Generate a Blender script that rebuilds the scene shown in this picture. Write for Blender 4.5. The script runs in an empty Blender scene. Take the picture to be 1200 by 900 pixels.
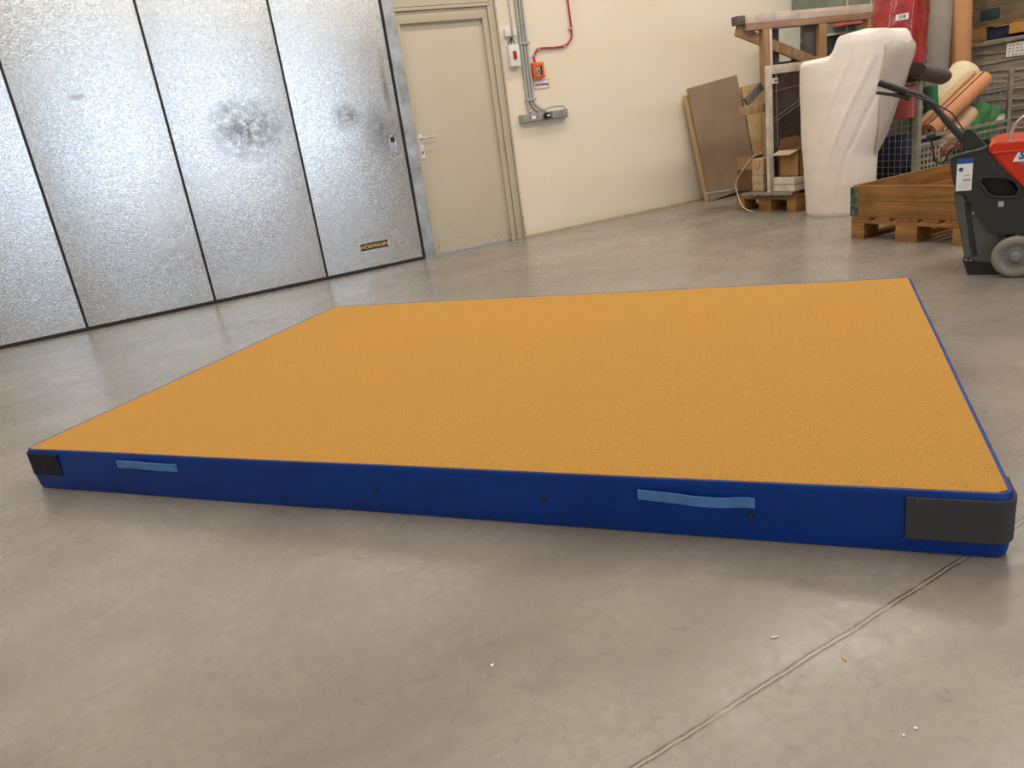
import bpy, bmesh, math, random
from mathutils import Vector, Matrix, noise, Euler
random.seed(7)
S = bpy.context.scene
COL = S.collection
PI = math.pi
# ---------------------------------------------------------------- camera frame (world: X along the gate wall, Y towards it, Z up)
FO = 869.8
F = Vector((0.40230981, 0.85672371, -0.32275579))
R = Vector((0.87638091, -0.46234968, -0.13486762))
U = Vector((0.26477032, 0.22859845, 0.93682412))
CAM = Vector((0, 0, 1.0))
WY = 6.368
def ray(x, y): return F + R*((x-600)/FO) - U*((y-450)/FO)
def onz(x, y, z=0.0):
    d = ray(x, y); return CAM + d*((z-1)/d.z)
def ony(x, y, Y):
    d = ray(x, y); return CAM + d*(Y/d.y)
def onx(x, y, X):
    d = ray(x, y); return CAM + d*(X/d.x)
def onplane(x, y, P, d):
    n = Vector((-d[1], d[0], 0)); r = ray(x, y)
    return CAM + r*(n.dot(Vector((P[0], P[1], 1))-CAM)/n.dot(r))

# ---------------------------------------------------------------- materials
def nm(name):
    m = bpy.data.materials.new(name); m.use_nodes = True
    nt = m.node_tree; b = nt.nodes['Principled BSDF']
    return m, nt, b
def N(nt, t, **k):
    n = nt.nodes.new(t)
    for a, v in k.items(): setattr(n, a, v)
    return n
def math_(nt, op, a, b=None, c=None, clamp=False):
    n = nt.nodes.new('ShaderNodeMath'); n.operation = op; n.use_clamp = clamp
    for i, v in enumerate((a, b, c)):
        if v is None: continue
        if isinstance(v, (int, float)): n.inputs[i].default_value = v
        else: nt.links.new(v, n.inputs[i])
    return n.outputs[0]
def noise_(nt, vec, scale, detail=3, rough=.5, dist=0):
    n = nt.nodes.new('ShaderNodeTexNoise'); n.inputs['Scale'].default_value = scale
    n.inputs['Detail'].default_value = detail; n.inputs['Roughness'].default_value = rough; n.inputs['Distortion'].default_value = dist
    nt.links.new(vec, n.inputs['Vector']); return n.outputs['Fac']
def mapr(nt, v, a, b, c, d):
    n = nt.nodes.new('ShaderNodeMapRange')
    nt.links.new(v, n.inputs[0])
    for i, x in zip((1, 2, 3, 4), (a, b, c, d)): n.inputs[i].default_value = x
    return n.outputs[0]
def mix(nt, fac, a, b, mode='MIX'):
    n = nt.nodes.new('ShaderNodeMix'); n.data_type = 'RGBA'; n.blend_type = mode
    if isinstance(fac, (int, float)): n.inputs[0].default_value = fac
    else: nt.links.new(fac, n.inputs[0])
    for i, v in ((6, a), (7, b)):
        if isinstance(v, tuple): n.inputs[i].default_value = (*v, 1)
        else: nt.links.new(v, n.inputs[i])
    return n.outputs[2]
def coords(nt, scale=(1, 1, 1), kind='Object'):
    t = nt.nodes.new('ShaderNodeTexCoord'); mp = nt.nodes.new('ShaderNodeMapping')
    mp.inputs['Scale'].default_value = scale
    nt.links.new(t.outputs[kind], mp.inputs['Vector']); return mp.outputs[0]
def bump(nt, b, h, strength=.3, dist=.002):
    n = nt.nodes.new('ShaderNodeBump'); n.inputs['Strength'].default_value = strength; n.inputs['Distance'].default_value = dist
    nt.links.new(h, n.inputs['Height']); nt.links.new(n.outputs[0], b.inputs['Normal'])
def sc(r, g, b):
    f = lambda c: (c/255/12.92) if c/255 <= .04045 else ((c/255+.055)/1.055)**2.4
    return (f(r), f(g), f(b))
_M = {}
def M(name, col, rough=.6, metal=0, var=.12, scale=8, bmp=.15, bscale=60, bdist=.002, coat=0, stretch=(1, 1, 1), col2=None, spec=.5, trans=0):
    if name in _M: return _M[name]
    m, nt, b = nm(name)
    v = coords(nt, stretch)
    f = noise_(nt, v, scale, 4, .6)
    c2 = col2 or tuple(c*(1-var*1.6) for c in col)
    c1 = tuple(min(1, c*(1+var*.5)) for c in col)
    nt.links.new(mix(nt, mapr(nt, f, .35, .68, 0, 1), c1, c2), b.inputs['Base Color'])
    b.inputs['Roughness'].default_value = rough; b.inputs['Metallic'].default_value = metal
    b.inputs['Coat Weight'].default_value = coat; b.inputs['Specular IOR Level'].default_value = spec
    if bmp: bump(nt, b, noise_(nt, v, bscale, 3), bmp, bdist)
    _M[name] = m; return m
def wood(name, c1, c2, axis=0, rough=.7):
    if name in _M: return _M[name]
    m, nt, b = nm(name)
    st = [22, 22, 22]; st[axis] = 1.6
    v = coords(nt, tuple(st))
    f = noise_(nt, v, 1.0, 5, .65, .6)
    g = noise_(nt, coords(nt), 5, 3, .6)
    c = mix(nt, mapr(nt, f, .33, .68, 0, 1), c1, c2)
    c = mix(nt, mapr(nt, g, .45, .8, 0, .55), c, tuple(x*.45 for x in c2))
    nt.links.new(c, b.inputs['Base Color']); b.inputs['Roughness'].default_value = rough
    bump(nt, b, f, .3, .002)
    _M[name] = m; return m

# floor: power-floated concrete with two saw-cut joints
def floor_mat():
    m, nt, b = nm('polished_concrete')
    v = coords(nt)
    sep = nt.nodes.new('ShaderNodeSeparateXYZ'); nt.links.new(v, sep.inputs[0])
    big = noise_(nt, v, .7, 5, .6, .4); mid = noise_(nt, v, 3.5, 6, .65, 1.2); fine = noise_(nt, v, 45, 4, .7)
    streak = noise_(nt, coords(nt, (1, 1.5, 1)), 1.5, 5, .6, .8)
    c = mix(nt, mapr(nt, big, .35, .66, 0, 1), (.300, .277, .247), (.222, .207, .186))
    c = mix(nt, mapr(nt, mid, .40, .68, 0, .38), c, (.285, .256, .22))
    c = mix(nt, mapr(nt, streak, .46, .66, 0, .6), c, (.172, .152, .13))
    c = mix(nt, mapr(nt, fine, .35, .65, 0, .4), c, (.15, .135, .118))
    # small dark scuffs and pock marks, more in some areas
    zone = mapr(nt, noise_(nt, v, 1.1, 3, .6), .42, .62, 0, 1)
    sn = noise_(nt, v, 26, 6, .72, 1.2)
    c = mix(nt, math_(nt, 'MULTIPLY', mapr(nt, sn, .57, .66, 0, .65), zone), c, (.11, .095, .08))
    sn2 = noise_(nt, coords(nt, (1, .35, 1)), 9, 8, .75, 2.0)
    c = mix(nt, mapr(nt, sn2, .62, .76, 0, .5), c, (.15, .13, .11))
    sn3 = noise_(nt, coords(nt, (2, 2, 1)), 55, 2, .5)
    c = mix(nt, mapr(nt, sn3, .80, .83, 0, .8), c, (.70, .67, .62))
    # pale cement smears
    pn = noise_(nt, coords(nt, (1, 1.3, 1)), 2.6, 9, .75, .6)
    c = mix(nt, mapr(nt, pn, .56, .74, 0, .4), c, (.33, .30, .26))
    # joint along X near the camera (filled, ragged), joint along Y towards the door
    jn = noise_(nt, coords(nt), 9, 5, .7)
    wob = math_(nt, 'MULTIPLY', math_(nt, 'SUBTRACT', jn, .5), .012)
    dy = math_(nt, 'ABSOLUTE', math_(nt, 'ADD', math_(nt, 'SUBTRACT', sep.outputs[1], math_(nt, 'ADD', .7772, math_(nt, 'MULTIPLY', sep.outputs[0], .041))), wob))
    m1 = mapr(nt, dy, .0015, .0026, 1, 0); e1 = mapr(nt, dy, .0045, .0085, 1, 0)
    dx = math_(nt, 'ABSOLUTE', math_(nt, 'SUBTRACT', sep.outputs[0], 2.43))
    gate_ = math_(nt, 'GREATER_THAN', sep.outputs[1], 2.6)
    m2 = math_(nt, 'MULTIPLY', mapr(nt, dx, .002, .005, 1, 0), gate_)
    edge = math_(nt, 'MULTIPLY', e1, mapr(nt, noise_(nt, v, 11, 4, .6), .36, .5, .35, 1))
    c = mix(nt, math_(nt, 'MULTIPLY', edge, .85), c, (.05, .04, .032))
    c = mix(nt, m1, c, (.33, .275, .205))
    c = mix(nt, math_(nt, 'MULTIPLY', m2, .75), c, (.12, .10, .085))
    nt.links.new(c, b.inputs['Base Color'])
    r = math_(nt, 'ADD', mapr(nt, mid, .3, .7, .20, .33), mapr(nt, fine, .3, .7, -.02, .05))
    nt.links.new(r, b.inputs['Roughness'])
    b.inputs['Specular IOR Level'].default_value = .62
    h = math_(nt, 'ADD', math_(nt, 'MULTIPLY', fine, .25), math_(nt, 'MULTIPLY', noise_(nt, v, 8, 4), .8))
    h = math_(nt, 'SUBTRACT', h, math_(nt, 'MULTIPLY', math_(nt, 'ADD', edge, m2), .8))
    bump(nt, b, h, .12, .002)
    return m
# galvanised stucco-embossed steel sheet, smudged at hand height
def gate_mat():
    m, nt, b = nm('embossed_galvanised_sheet')
    v = coords(nt); sep = nt.nodes.new('ShaderNodeSeparateXYZ'); nt.links.new(v, sep.inputs[0])
    emb = noise_(nt, v, 75, 2, .6, 1.6); big = noise_(nt, v, 1.3, 3, .5); med = noise_(nt, v, 14, 8, .8, .25)
    c = mix(nt, mapr(nt, emb, .38, .64, 0, 1), (.90, .905, .91), (.60, .615, .635))
    def blob(x, z, rx, rz, thr0, thr1, amt):
        a = math_(nt, 'POWER', math_(nt, 'DIVIDE', math_(nt, 'SUBTRACT', sep.outputs[0], x), rx), 2)
        d = math_(nt, 'POWER', math_(nt, 'DIVIDE', math_(nt, 'SUBTRACT', sep.outputs[2], z), rz), 2)
        s = math_(nt, 'SUBTRACT', 1.0, math_(nt, 'SQRT', math_(nt, 'ADD', a, d)), clamp=True)
        k = math_(nt, 'MULTIPLY', s, math_(nt, 'MULTIPLY', mapr(nt, med, thr0, thr1, 0.15, 1), amt))
        return k
    k = blob(1.04, 1.27, .36, .27, .4, .56, .95)
    for args in ((2.12, 1.13, .2, .26, .3, .55, .7), (1.85, 1.27, .17, .13, .42, .55, .8), (2.22, 1.45, .04, .35, .3, .5, .8), (.95, 1.42, .12, .1, .42, .55, .7), (-.05, 1.62, .08, .03, .4, .5, .5)):
        k = math_(nt, 'MAXIMUM', k, blob(*args))
    c = mix(nt, k, c, (.10, .095, .09))
    nt.links.new(c, b.inputs['Base Color'])
    b.inputs['Metallic'].default_value = 1
    nt.links.new(math_(nt, 'ADD', mapr(nt, big, .3, .7, .22, .31), math_(nt, 'MULTIPLY', k, .2)), b.inputs['Roughness'])
    h = math_(nt, 'ADD', emb, math_(nt, 'MULTIPLY', big, 3))
    bump(nt, b, h, .5, .0036)
    return m
def wall_mat():
    m, nt, b = nm('cream_plaster')
    v = coords(nt); big = noise_(nt, v, .9, 4, .6); mid = noise_(nt, v, 6, 5, .7, .5); band = noise_(nt, coords(nt, (.4, 1, 3)), 1.6, 3, .5)
    sp = noise_(nt, v, 13, 3, .8, .3)
    c = mix(nt, mapr(nt, big, .3, .7, 0, 1), (.80, .72, .61), (.76, .68, .555))
    c = mix(nt, mapr(nt, band, .5, .72, 0, .5), c, (.78, .67, .50))
    c = mix(nt, mapr(nt, mid, .64, .8, 0, .35), c, (.60, .52, .42))
    c = mix(nt, mapr(nt, sp, .735, .76, 0, .7), c, (.25, .2, .16))
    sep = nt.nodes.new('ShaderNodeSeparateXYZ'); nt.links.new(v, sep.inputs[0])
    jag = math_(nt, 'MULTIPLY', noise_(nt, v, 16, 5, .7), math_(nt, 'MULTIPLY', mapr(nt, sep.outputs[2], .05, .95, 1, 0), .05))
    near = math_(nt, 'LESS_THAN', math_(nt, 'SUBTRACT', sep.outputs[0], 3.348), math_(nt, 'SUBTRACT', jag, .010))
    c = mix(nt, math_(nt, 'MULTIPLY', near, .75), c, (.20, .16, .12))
    c = mix(nt, mapr(nt, sep.outputs[2], .10, .015, 0, .35), c, (.55, .45, .30))
    nt.links.new(c, b.inputs['Base Color']); b.inputs['Roughness'].default_value = .75
    bump(nt, b, math_(nt, 'ADD', noise_(nt, v, 55, 4, .6), math_(nt, 'MULTIPLY', noise_(nt, v, 3, 3), 3)), .35, .003)
    return m
def carpet_mat():
    m, nt, b = nm('ochre_needle_felt')
    v = coords(nt)
    f = noise_(nt, v, 330, 3, .7); f2 = noise_(nt, coords(nt, (1, 1.6, 1)), 120, 4, .7); big = noise_(nt, v, 2.2, 5, .6, .6); huge = noise_(nt, v, .8, 3, .5)
    c = mix(nt, mapr(nt, f, .3, .7, 0, 1), (.70, .385, .09), (.27, .138, .028))
    c = mix(nt, mapr(nt, f2, .4, .7, 0, .55), c, (.37, .192, .038))
    c = mix(nt, mapr(nt, big, .42, .72, 0, .35), c, (.50, .255, .05))
    c = mix(nt, mapr(nt, noise_(nt, v, 17, 5, .85), .71, .75, 0, .6), c, (.22, .11, .03))
    nt.links.new(c, b.inputs['Base Color']); b.inputs['Roughness'].default_value = .95
    b.inputs['Specular IOR Level'].default_value = .12
    b.inputs['Sheen Weight'].default_value = .12
    b.inputs['Sheen Tint'].default_value = (1, .75, .4, 1)
    bump(nt, b, math_(nt, 'ADD', f, f2), .7, .003)
    return m
def vinyl_mat():
    m, nt, b = nm('blue_coated_tarpaulin')
    v = coords(nt); sep = nt.nodes.new('ShaderNodeSeparateXYZ'); nt.links.new(v, sep.inputs[0])
    mid = noise_(nt, coords(nt, (1, 1, 3)), 4, 6, .7, .4)
    c = mix(nt, mapr(nt, mid, .35, .7, 0, 1), (.0006, .037, .245), (.0006, .026, .17))
    scr = noise_(nt, coords(nt, (9, 9, 30)), 2.4, 7, .8, 3)
    c = mix(nt, mapr(nt, scr, .64, .74, 0, .4), c, (.25, .33, .5))
    nt.links.new(c, b.inputs['Base Color'])
    nt.links.new(mapr(nt, mid, .3, .7, .38, .52), b.inputs['Roughness']); b.inputs['Specular IOR Level'].default_value = .28
    bump(nt, b, math_(nt, 'ADD', noise_(nt, v, 7, 3), math_(nt, 'MULTIPLY', noise_(nt, v, 300, 2), .08)), .3, .01)
    return m
def webbing(name, col, sx=260):
    m, nt, b = nm(name)
    v = coords(nt); w = nt.nodes.new('ShaderNodeTexWave'); w.inputs['Scale'].default_value = sx; w.bands_direction = 'X'
    w.inputs['Distortion'].default_value = 1.5
    nt.links.new(v, w.inputs['Vector'])
    sp = noise_(nt, v, 60, 5, .8)
    c = mix(nt, w.outputs['Fac'], tuple(x*.75 for x in col), tuple(x*1.25 for x in col))
    c = mix(nt, mapr(nt, sp, .67, .72, 0, .6), c, (.6, .6, .6))
    nt.links.new(c, b.inputs['Base Color']); b.inputs['Roughness'].default_value = .9
    bump(nt, b, noise_(nt, v, 240, 3), .5, .002)
    return m

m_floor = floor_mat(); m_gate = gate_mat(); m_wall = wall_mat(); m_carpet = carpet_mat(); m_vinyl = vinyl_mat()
m_velcro = webbing('black_velcro', (.045, .042, .042)); m_velcro_navy = webbing('navy_velcro', (.004, .006, .018))
m_strap = M('light_blue_webbing', (.075, .20, .46), .75, var=.12, scale=30, bscale=260)
m_ceil = M('ceiling_sheet', (.72, .53, .29), .8)
m_room = M('room_plaster', (.60, .50, .36), .85)
m_rubber = M('black_rubber', (.018, .019, .02), .7, bmp=.1)
m_galv = M('galvanised_post', (.55, .565, .585), .42, .85, var=.25, scale=6)
m_frame = M('beige_frame_paint', (.50, .44, .33), .5, var=.06, scale=3)
m_leaf = None
def leaf_mat():
    m, nt, b = nm('beige_door_paint')
    v = coords(nt); sep = nt.nodes.new('ShaderNodeSeparateXYZ'); nt.links.new(v, sep.inputs[0])
    c = mix(nt, mapr(nt, noise_(nt, v, 2.5, 4, .6), .3, .7, 0, 1), (.56, .50, .395), (.53, .465, .36))
    n = noise_(nt, coords(nt, (3, 3, 9)), 4, 7, .8, 1.2)
    low = mapr(nt, sep.outputs[2], .38, .05, 0, 1)
    c = mix(nt, math_(nt, 'MULTIPLY', low, mapr(nt, n, .53, .62, 0, .55)), c, (.22, .18, .13))
    nt.links.new(c, b.inputs['Base Color']); b.inputs['Roughness'].default_value = .48
    bump(nt, b, noise_(nt, v, 20, 3), .06, .002)
    return m
m_leaf = leaf_mat()
m_chrome = M('brushed_steel', (.6, .6, .6), .28, 1, bmp=0)
m_white = M('white_plastic', (.74, .73, .71), .4, var=.03)
m_grey_pl = M('grey_plastic', (.30, .29, .28), .5, var=.05)
m_grey_lt = M('light_grey_conduit', (.40, .40, .385), .45, var=.04)
m_dark = M('black_plastic', (.015, .015, .017), .45)
m_orange = M('orange_plastic', (.80, .14, .015), .4, var=.05)
m_red_pipe = M('red_conduit', (.42, .02, .035), .5, var=.05)
m_red_led = M('dark_red_button', (.35, .02, .02), .4)
m_gold = M('gold_print', (.62, .36, .10), .5, var=.03)
m_redprint = M('red_print', (.62, .10, .05), .6)
m_mdf = M('brown_fibreboard', (.30, .215, .15), .8, var=.10, scale=3, bscale=200)
m_ply = wood('light_plywood', (.60, .43, .22), (.50, .34, .17), 2)
m_pine = wood('weathered_pine', (.36, .18, .052), (.19, .085, .024), 0)
m_piney = wood('weathered_pine_across', (.36, .18, .052), (.19, .085, .024), 1)
m_block = wood('pallet_block_wood', (.44, .24, .075), (.25, .125, .036), 1)
m_post = wood('rack_timber', (.44, .27, .135), (.27, .155, .08), 2)
m_beamw = wood('whitewashed_timber', (.74, .64, .57), (.60, .48, .41), 0)
m_beam = wood('rack_beam_timber', (.42, .25, .17), (.28, .16, .11), 0)
m_darkw = wood('dark_timber', (.16, .13, .125), (.09, .075, .075), 2)
m_foam = M('white_foam_sheet', (.80, .73, .67), .7, var=.03, scale=4, bmp=.25, bscale=7, bdist=.012, stretch=(1, 1, 2.2))
m_card = M('cardboard', (.33, .19, .08), .85, var=.10, scale=5)
m_cardd = M('dark_cardboard', (.14, .072, .028), .85, var=.15, scale=5)
m_cardl = M('pale_cardboard', (.46, .34, .22), .85, var=.08, scale=5)
m_plank = M('whitewashed_board', (.66, .60, .50), .75, var=.18, scale=12)
m_steel = M('bare_steel_strip', (.35, .34, .32), .45, .7, var=.2)
m_wire = M('galvanised_wire', (.34, .33, .31), .5, .6, bmp=0)
m_gbox = M('grey_painted_steel', (.30, .27, .21), .6, .2, var=.25, scale=12)
m_redf = M('red_foil', (.36, .022, .026), .28, var=.25, scale=9, coat=.4, bmp=.5, bscale=22, bdist=.01)
m_greyf = M('grey_foam', (.27, .24, .215), .85, var=.08)
m_tanf = M('orange_brown_foam', (.56, .285, .13), .8, var=.06)
m_creamf = M('cream_foam', (.66, .58, .40), .85, var=.06)
m_orf = M('terracotta_foam', (.55, .25, .115), .8, var=.08)
m_peach = M('tan_foam', (.58, .38, .22), .85, var=.08)
m_green = M('green_foam', (.035, .20, .06), .7, var=.2)
m_brownr = M('dark_brown_rubber', (.22, .185, .17), .55, var=.1)
m_navy = M('navy_sacking', (.012, .02, .07), .7, var=.4, bmp=.6, bscale=12, bdist=.02)
m_pink = M('pink_foam', (.50, .12, .11), .7, var=.12)
m_sgrey = M('anthracite_plastic', (.024, .028, .028), .5, var=.10, scale=5, bscale=150)
m_sgrey2 = M('dusty_grey_plastic', (.085, .085, .082), .6, var=.12, scale=6)
m_sred = M('red_hood_plastic', (.60, .035, .015), .3, var=.08, coat=.25)
m_tyre = M('grey_rubber_tyre', (.25, .225, .19), .8, var=.15, scale=14)
m_hub = M('grey_wheel_hub', (.19, .185, .165), .6, var=.15)
m_paper = M('white_label_paper', (.80, .79, .78), .55, var=.02, bmp=0)
m_bluep = M('blue_print', (.015, .09, .32), .5, bmp=0)
m_ink = M('dark_print', (.05, .05, .06), .6, bmp=0)
m_greyink = M('grey_print', (.35, .34, .36), .6, bmp=0)
m_teal = M('grey_green_sheet', (.20, .245, .20), .6, var=.1)
m_tealp = M('pale_green_sheet', (.50, .53, .45), .6, var=.06)
m_dteal = M('dark_teal_sheet', (.012, .04, .04), .6, var=.2)
m_pinkb = M('pink_red_board', (.60, .12, .11), .6, var=.1)
m_wrap = M('grey_shrink_wrap', (.30, .265, .22), .45, var=.3, scale=3, bmp=.8, bscale=5, bdist=.03, stretch=(.6, .6, 7), coat=.2)
m_hinge = M('green_patina_hinge', (.14, .20, .16), .6, .5, var=.5, scale=30)
m_lamp = None

# ---------------------------------------------------------------- mesh helpers
def BM(): return bmesh.new()
def xf(bm, verts, mat):
    bmesh.ops.transform(bm, matrix=mat, verts=verts)
def box(bm, lo, hi, bev=0, rot=None, piv=None, seg=2):
    lo = Vector(lo); hi = Vector(hi); c = (lo+hi)/2; s = hi-lo
    r = bmesh.ops.create_cube(bm, size=1, matrix=Matrix.Translation(c) @ Matrix.Diagonal((*s, 1)))
    vs = r['verts']
    if bev:
        es = list({e for v in vs for e in v.link_edges})
        q = bmesh.ops.bevel(bm, geom=es, offset=min(bev, .45*min(s)), segments=seg, affect='EDGES', profile=.7)
        vs = list({v for f in q['faces'] for v in f.verts} | {v for v in vs if v.is_valid})
    if rot is not None:
        p = Vector(piv) if piv is not None else c
        xf(bm, vs, Matrix.Translation(p) @ rot.to_4x4() @ Matrix.Translation(-p))
    return vs
def beam(bm, a, b, w, h, up=(0, 0, 1), bev=.004):
    a = Vector(a); b = Vector(b); d = b-a; L = d.length; x = d.normalized()
    y = Vector(up).cross(x)
    if y.length < 1e-4: y = Vector((0, 1, 0)).cross(x)
    y.normalize(); z = x.cross(y)
    vs = box(bm, (0, -w/2, -h/2), (L, w/2, h/2), bev)
    m = Matrix((x, y, z)).transposed().to_4x4(); m.translation = a
    xf(bm, vs, m)
def smooth_path(pts, n=6):
    P = [Vector(p) for p in pts]; out = []
    Q = [2*P[0]-P[1]] + P + [2*P[-1]-P[-2]]
    for i in range(1, len(Q)-2):
        for k in range(n):
            t = k/n; a, b, c, d = Q[i-1:i+3]
            out.append(.5*((2*b)+(c-a)*t+(2*a-5*b+4*c-d)*t*t+(3*b-a-3*c+d)*t*t*t))
    out.append(P[-1]); return out
def tube(bm, pts, r, seg=12, caps=True, flat=1.0):
    P = [Vector(p) for p in pts]; n = len(P)
    rr = r if isinstance(r, (list, tuple)) else [r]*n
    T = [(P[min(i+1, n-1)]-P[max(i-1, 0)]).normalized() for i in range(n)]
    u = T[0].orthogonal().normalized(); rings = []
    for i in range(n):
        u = (u-T[i]*u.dot(T[i])).normalized(); w = T[i].cross(u)
        rings.append([bm.verts.new(P[i]+(u*math.cos(2*PI*k/seg)+w*math.sin(2*PI*k/seg)*flat)*rr[i]) for k in range(seg)])
    for a, b in zip(rings, rings[1:]):
        for k in range(seg): bm.faces.new((a[k], a[(k+1) % seg], b[(k+1) % seg], b[k]))
    if caps:
        bm.faces.new(rings[0][::-1]); bm.faces.new(rings[-1])
    return rings
def ring_tube(bm, pts, ro, ri, seg=28):
    P = [Vector(p) for p in pts]
    o = tube(bm, P, ro, seg, False); i = tube(bm, P, ri, seg, False)
    for a, b in ((o[0], i[0]), (i[-1], o[-1])):
        for k in range(seg): bm.faces.new((a[k], b[k], b[(k+1) % seg], a[(k+1) % seg]))
def lathe(bm, prof, c, axis, seg=40):
    a = Vector(axis).normalized(); u = a.orthogonal().normalized(); w = a.cross(u); c = Vector(c); R_ = []
    for r, h in prof:
        if r < 1e-6: R_.append([bm.verts.new(c+a*h)])
        else: R_.append([bm.verts.new(c+a*h+(u*math.cos(2*PI*k/seg)+w*math.sin(2*PI*k/seg))*r) for k in range(seg)])
    for A, B in zip(R_, R_[1:]):
        for k in range(seg):
            k2 = (k+1) % seg
            if len(A) == 1 and len(B) == 1: continue
            if len(A) == 1: bm.faces.new((A[0], B[k2], B[k]))
            elif len(B) == 1: bm.faces.new((A[k], A[k2], B[0]))
            else: bm.faces.new((A[k], A[k2], B[k2], B[k]))
def prism(bm, pts, off, bev=0):
    """closed outline pts (3-D, coplanar) extruded by vector off"""
    off = Vector(off); A = [bm.verts.new(Vector(p)) for p in pts]; B = [bm.verts.new(Vector(p)+off) for p in pts]
    n = len(A); f1 = bm.faces.new(A); f2 = bm.faces.new(B[::-1])
    for i in range(n): bm.faces.new((A[i], B[i], B[(i+1) % n], A[(i+1) % n]))
    if bev:
        es = list({e for v in A+B for e in v.link_edges})
        bmesh.ops.bevel(bm, geom=es, offset=bev, segments=2, affect='EDGES')
WM = {}
def finish(name, bm, mat, smooth=True, ang=40):
    bmesh.ops.recalc_face_normals(bm, faces=bm.faces)
    me = bpy.data.meshes.new(name); bm.to_mesh(me); bm.free()
    if smooth:
        for p in me.polygons: p.use_smooth = True
        try: me.set_sharp_from_angle(angle=math.radians(ang))
        except Exception: pass
    me.materials.append(mat)
    return me
def part(name, bm, mat, parent, smooth=True, label=None):
    """a part given in world coordinates, stored relative to its thing"""
    pm = WM[parent.name]
    bm.transform(pm.inverted())
    o = bpy.data.objects.new(name, finish(name, bm, mat, smooth)); COL.objects.link(o); o.parent = parent
    WM[o.name] = pm.copy()
    if label: o['label'] = label
    return o
def props(o, label=None, cat=None, group=None, kind=None):
    for k, v in (('label', label), ('category', cat), ('group', group), ('kind', kind)):
        if v: o[k] = v
    return o
def thing(name, label, cat, loc=(0, 0, 0), rz=0, group=None, kind=None):
    o = bpy.data.objects.new(name, None); COL.objects.link(o); o.empty_display_size = .1
    o.location = loc; o.rotation_euler = (0, 0, rz)
    WM[o.name] = Matrix.Translation(Vector(loc)) @ Matrix.Rotation(rz, 4, 'Z')
    return props(o, label, cat, group, kind)
def solo(name, bm, mat, label=None, cat=None, group=None, kind=None, smooth=True, origin=None):
    if origin is None:
        xs = [v.co.x for v in bm.verts]; ys = [v.co.y for v in bm.verts]; zs = [v.co.z for v in bm.verts]
        origin = Vector(((min(xs)+max(xs))/2, (min(ys)+max(ys))/2, min(zs)))
    origin = Vector(origin); bm.transform(Matrix.Translation(-origin))
    o = bpy.data.objects.new(name, finish(name, bm, mat, smooth)); COL.objects.link(o); o.location = origin
    WM[o.name] = Matrix.Translation(origin)
    return props(o, label, cat, group, kind)
def struct(name, bm, mat, label=None, smooth=False):
    return solo(name, bm, mat, label, None, None, 'structure', smooth, origin=(0, 0, 0))
def text_bm(s, size, depth=.0006, bold=.0, shear=0, sx=1, align='CENTER'):
    cu = bpy.data.curves.new('txt', 'FONT'); cu.body = s; cu.size = size; cu.extrude = depth; cu.offset = bold
    cu.align_x = align; cu.align_y = 'CENTER'; cu.shear = shear; cu.resolution_u = 3
    ob = bpy.data.objects.new('txt', cu); COL.objects.link(ob)
    bpy.context.view_layer.update()
    me = bpy.data.meshes.new_from_object(ob.evaluated_get(bpy.context.evaluated_depsgraph_get()))
    bm = BM(); bm.from_mesh(me); bpy.data.objects.remove(ob); bpy.data.meshes.remove(me); bpy.data.curves.remove(cu)
    if sx != 1: bm.transform(Matrix.Diagonal((sx, 1, 1, 1)))
    return bm
def place_text(bm, origin, xdir, ydir=(0, 0, 1)):
    x = Vector(xdir).normalized(); y = Vector(ydir).normalized(); z = x.cross(y)
    m = Matrix((x, y, z)).transposed().to_4x4(); m.translation = Vector(origin); bm.transform(m); return bm

# ================================================================ SETTING
bm = BM(); box(bm, (-7, -7, -.2), (11, WY+.2, 0)); struct('floor', bm, m_floor, 'mottled grey brown polished concrete floor with saw-cut joints')
XG = [-3.215, -2.29, -1.365, -.44, .487, 1.409, 2.298]
bm = BM()
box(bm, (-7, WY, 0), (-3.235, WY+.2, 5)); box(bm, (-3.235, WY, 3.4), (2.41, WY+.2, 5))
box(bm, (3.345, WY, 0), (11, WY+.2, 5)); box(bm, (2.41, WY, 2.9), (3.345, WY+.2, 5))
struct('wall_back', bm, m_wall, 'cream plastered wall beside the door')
bm = BM(); box(bm, (-7.2, -7, 0), (-7, WY+.2, 5)); struct('wall_left', bm, m_room)
bm = BM(); box(bm, (11, -7, 0), (11.2, WY+.2, 5)); struct('wall_right', bm, m_room)
bm = BM()
box(bm, (-7, -7.2, 0), (-2.5, -7, 5)); box(bm, (5.5, -7.2, 0), (11, -7, 5)); box(bm, (-2.5, -7.2, 3.6), (5.5, -7, 5))
struct('wall_rear', bm, m_room)
bm = BM(); box(bm, (-7.2, -7.2, 5), (11.2, WY+.2, 5.2)); struct('ceiling', bm, m_ceil)
# ragged plaster edge and thin paint line along the foot of the cream wall
bm = BM(); box(bm, (3.36, WY-.004, 0), (11, WY, .018), .001); struct('baseboard_back', bm, M('yellowed_floor_edge', (.55, .43, .27), .8), 'yellowed strip along the foot of the cream wall')

# sliding gate
gate = thing('door_1', 'large silver embossed sheet metal sliding gate of upright panels', None, (0, WY, 0), 0, kind='structure')
for a, b in zip(XG, XG[1:]):
    bm = BM(); box(bm, (a+.009, WY-.01, .028), (b-.009, WY+.03, 3.4), .003); part('gate_panel', bm, m_gate, gate)
for x in XG[1:]:
    bm = BM(); box(bm, (x-.010, WY-.006, .012), (x+.010, WY+.03, 3.4), .002); part('seal_strip', bm, m_rubber, gate)
bm = BM(); box(bm, (XG[0], WY-.008, 0), (XG[-1], WY+.02, .03), .002); part('bottom_seal', bm, m_rubber, gate)
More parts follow.
